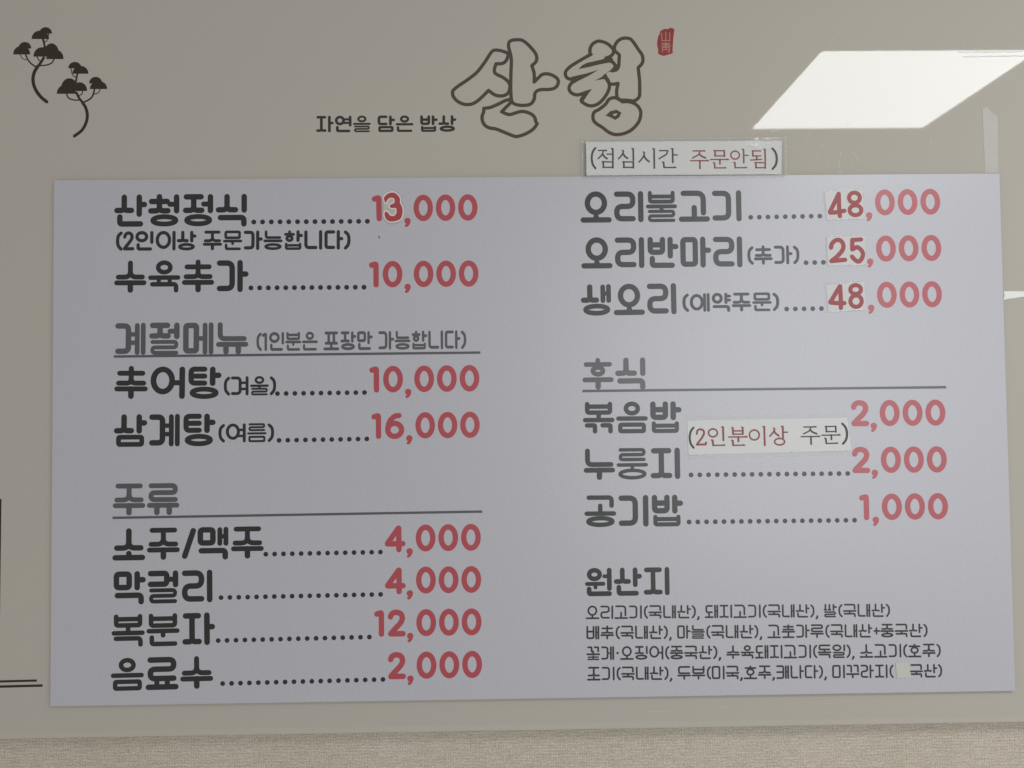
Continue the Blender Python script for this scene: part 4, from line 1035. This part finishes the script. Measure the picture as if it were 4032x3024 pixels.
# ---------------------------------------------------------------- the menu board
board = empty('menu_board', (0, 0, Z0 - 0.327), label='white printed menu board with black dishes and red prices, on the cream panel', category='menu board')
vs, fs = box_mesh(-0.6, 0.6, 0, PANEL_Y - 0.00005, Z0 - 0.3272, Z0 + 0.3269, bevel=0.0003)
bb = part('board', board, vs, fs, ['board_film', 'board_core'])
for p in bb.data.polygons:
    if p.normal.y > -0.9: p.material_index = 1

YB = -0.00008
PARENTS = {'menu_board': (board, YB), 'sign_panel': (panel, PY)}

# ---------------------------------------------------------------- taped-on notices and stickers
def inset_tex_sheet(name, parent, pts, y, mat, nx, nz, amp, thick=0.00015):
    """a sheet as a gently uneven grid between four corners (mm)"""
    a, b, c, d = [Vector(p) for p in pts]      # tl, tr, br, bl
    V, F = [], []
    for j in range(nz + 1):
        v = j / nz
        for i in range(nx + 1):
            u = i / nx
            p = (a * (1 - u) + b * u) * (1 - v) + (d * (1 - u) + c * u) * v
            e = math.sin(math.pi * u) * math.sin(math.pi * v)
            bump = amp * (0.5 + 0.5 * math.sin(7 * u + 3 * v) * math.cos(5 * v - 2 * u)) * min(1, e * 3)
            V.append(to3(p, y - bump / 1000))
    for j in range(nz):
        for i in range(nx):
            k = j * (nx + 1) + i
            F.append([k, k + nx + 1, k + nx + 2, k + 1])
    o = part(name, parent, V, F, mat)
    for p in o.data.polygons: p.use_smooth = True
    return o

def wavy(a, b, n=160, amp=0.12, seed=1):
    rnd = random.Random(seed)
    a, b = Vector(a), Vector(b); d = (b - a).normalized(); nn = Vector((-d.y, d.x)); res = []
    for i in range(n + 1):
        t = i / n
        res.append(tuple(a.lerp(b, t) + nn * (amp * math.sin(5 * t + seed) + rnd.uniform(-amp, amp) * .08)))
    return res

Y_LF = PANEL_Y - 0.0046          # the laminated notice laps over the board's top edge
lunch = empty('laminated_notice', to3(TRACE['lunch_paper'][3], Y_LF), label='laminated paper strip above the board top edge, Korean words in grey and red', category='notice')
lp = TRACE['lunch_paper']; lf = TRACE['lunch_film']
sheet(lp, Y_LF, 0.0003, 'note_paper', 'paper', lunch)
inset_tex_sheet('laminate_pouch', lunch, lf, Y_LF - 0.0004, 'laminate_film', 40, 10, 0.25)
def mix(p, q, t): return [p[0] * (1 - t) + q[0] * t, p[1] * (1 - t) + q[1] * t]
for k, (p, q) in enumerate(((lf[0], lf[1]), (lf[1], lf[2]), (lf[3], lf[2]), (lf[0], lf[3]))):
    ridge(wavy(p, q, seed=k + 2), Y_LF - 0.0003, 0.55, 'pouch_edge', lunch)
ridge(wavy(mix(lp[0], lp[1], .0), lp[1], seed=11), Y_LF - 0.00045, 0.85, 'pouch_fold', lunch)
ridge(wavy(lp[3], lp[2], seed=12), Y_LF - 0.00045, 1.0, 'pouch_fold', lunch)
ridge(wavy(lp[0], lp[3], 60, seed=13), Y_LF - 0.00045, 0.9, 'pouch_fold', lunch)
crk = []
for i in range(26):
    a = 2 * math.pi * i / 26
    rr_ = 1 + 0.28 * math.sin(3.1 * i) + 0.2 * math.cos(5.3 * i)
    crk.append((TRACE['crinkle'][0] + TRACE['crinkle'][2] * rr_ * math.cos(a), TRACE['crinkle'][1] + TRACE['crinkle'][3] * rr_ * math.sin(a)))
V, F = union([crk])
flat_part('crinkled_spot', lunch, V, F, Y_LF - 0.00085, 'crinkled_film')
PARENTS['lunch_notice'] = (lunch, Y_LF - 0.00008)

order = empty('paper_notice', to3(TRACE['order_paper'][3], 0), label='taped paper strip with Korean words in red and grey, between the dishes and prices', category='notice')
op = TRACE['order_paper']; of_ = TRACE['order_film']
sheet(op, -0.0004, 0.0003, 'note_paper', 'paper', order)
inset_tex_sheet('clear_tape', order, of_, -0.0006, 'tape_film', 36, 10, 0.15)
for k, (p, q) in enumerate(((of_[0], of_[1]), (of_[3], of_[2]))):
    ridge(wavy(p, q, seed=k + 21), -0.0003, 0.22, 'tape_edge', order)
ridge(wavy(mix(op[3], op[2], 0), mix(op[3], op[2], .13), 40, .05, seed=31), -0.00065, 0.8, 'tape_fold', order)
ridge(wavy(mix(op[3], op[2], .62), mix(op[3], op[2], .98), 50, .05, seed=32), -0.00065, 0.6, 'tape_fold', order)
PARENTS['order_notice'] = (order, -0.00052)

LBL = ['paper sticker reading 48 over the top right price, first below the laminated notice',
       'paper sticker reading 25 over the second price in the right column',
       'paper sticker reading 48 over the third price in the right column, below the 25']
for k, st_ in enumerate(TRACE['price_stickers']):
    pp = st_['paper']
    e = empty('price_sticker', to3(pp[3], 0), label=LBL[k], category='price sticker', group='price stickers taped over the right column prices')
    sheet(pp, -0.00045, 0.0004, 'sticker_paper', 'paper', e)
    polys = []
    for q in st_['open']: polys += strip(smooth_path([tuple(z) for z in q], False, 5), 5.6)
    for q in st_['rings']: polys += strip([tuple(z) for z in q], 5.3, True)
    V, F = union(polys)
    flat_part('marker_digits', e, V, F, -0.00052, 'marker_red')
    ff = st_['film']
    inset_tex_sheet('clear_tape', e, ff, -0.00062, 'tape_film', 12, 10, 0.12)
    ridge(wavy(pp[3], pp[2], 50, .05, seed=k + 41), -0.00065, 0.85, 'tape_fold', e)
    ridge(wavy(pp[0], pp[1], 50, .05, seed=k + 51), -0.00065, 0.5, 'tape_fold', e)
    ridge(wavy(pp[1], pp[2], 50, .05, seed=k + 61), -0.00065, 0.45, 'tape_fold', e)
    ridge(wavy(ff[0], ff[3], 50, .05, seed=k + 71), -0.0003, 0.22, 'tape_edge', e)

three = empty('digit_sticker', to3(TRACE['three'][16], 0), label='red digit 3 cut from paper and stuck into the top left price', category='digit sticker')
sheet([tuple(p) for p in smooth_path([tuple(q) for q in TRACE['three_film']], True, 4)], -0.0002, 0.00018, 'tape_film', 'clear_film', three)
ridge([tuple(q) for q in smooth_path([tuple(q) for q in TRACE['three_film']], True, 3)] + [tuple(TRACE['three_film'][0])], -0.00015, 0.28, 'film_rim', three)
sheet([tuple(p) for p in TRACE['three_back']], -0.00035, 0.00012, 'cover_tape', 'cover_tape', three)
red = [tuple(p) for p in smooth_path([tuple(q) for q in TRACE['three']], True, 3)]
V, F = union([red] + strip(red, 3.4, True))
flat_part('cut_paper', three, V, F, -0.0006, 'cut_paper')
V, F = union([red])
flat_part('digit', three, V, F, -0.00070, 'sticker_red')

patch = sheet(TRACE['patch'], -0.0006, 0.00055, 'patch_paper', 'blank_patch', label='small blank off-white paper patch hiding a word in the last small line', category='patch')
ghost = sheet(TRACE['cloudy_outline'], PANEL_Y - 0.0003, 0.00022, 'cloudy_film', 'cloudy_strip', label='cloudy upright strip above the board top right corner', category='tape')  # hazy translucent strip, paler than the panel around it
ragged = sheet(TRACE['white_wedge'], PANEL_Y - 0.0006, 0.0005, 'wedge_white', 'white_wedge', label='bright white wedge with a torn end beside the board right edge', category='tape')  # flat white wedge, brighter than the panel, uneven at its left end

# ---------------------------------------------------------------- print everything that is lettering
for text, style, mat, x0, z0, x1, z1, H, name, par in RUNS:
    e, y = PARENTS[par]
    V, F = text_mesh(text, style, x0, z0, x1, z1, H)
    flat_part(name, e, V, F, y, mat)
for xa, za, xb, zb, n, r, mat in DOTS:
    V, F = [], []
    for i in range(n):
        t = i / max(1, n - 1)
        c = (xa + (xb - xa) * t, za + (zb - za) * t)
        b0 = len(V); d = disc(c, r, 16); V += d; F.append(list(range(b0, b0 + 16)))
    flat_part('dotted_leader', board, V, F, YB, mat)
for xa, za, xb, zb, w, mat, par, name in BARS:
    e, y = PARENTS[par]
    V = [(xa, za + w / 2), (xa, za - w / 2), (xb, zb - w / 2), (xb, zb + w / 2)]
    flat_part(name, e, V, [[0, 1, 2, 3]], y - 0.00003, mat)
V, F = union([[tuple(p) for p in TRACE['smudge']]])
flat_part('smudge', board, V, F, YB, 'smudge_grey')
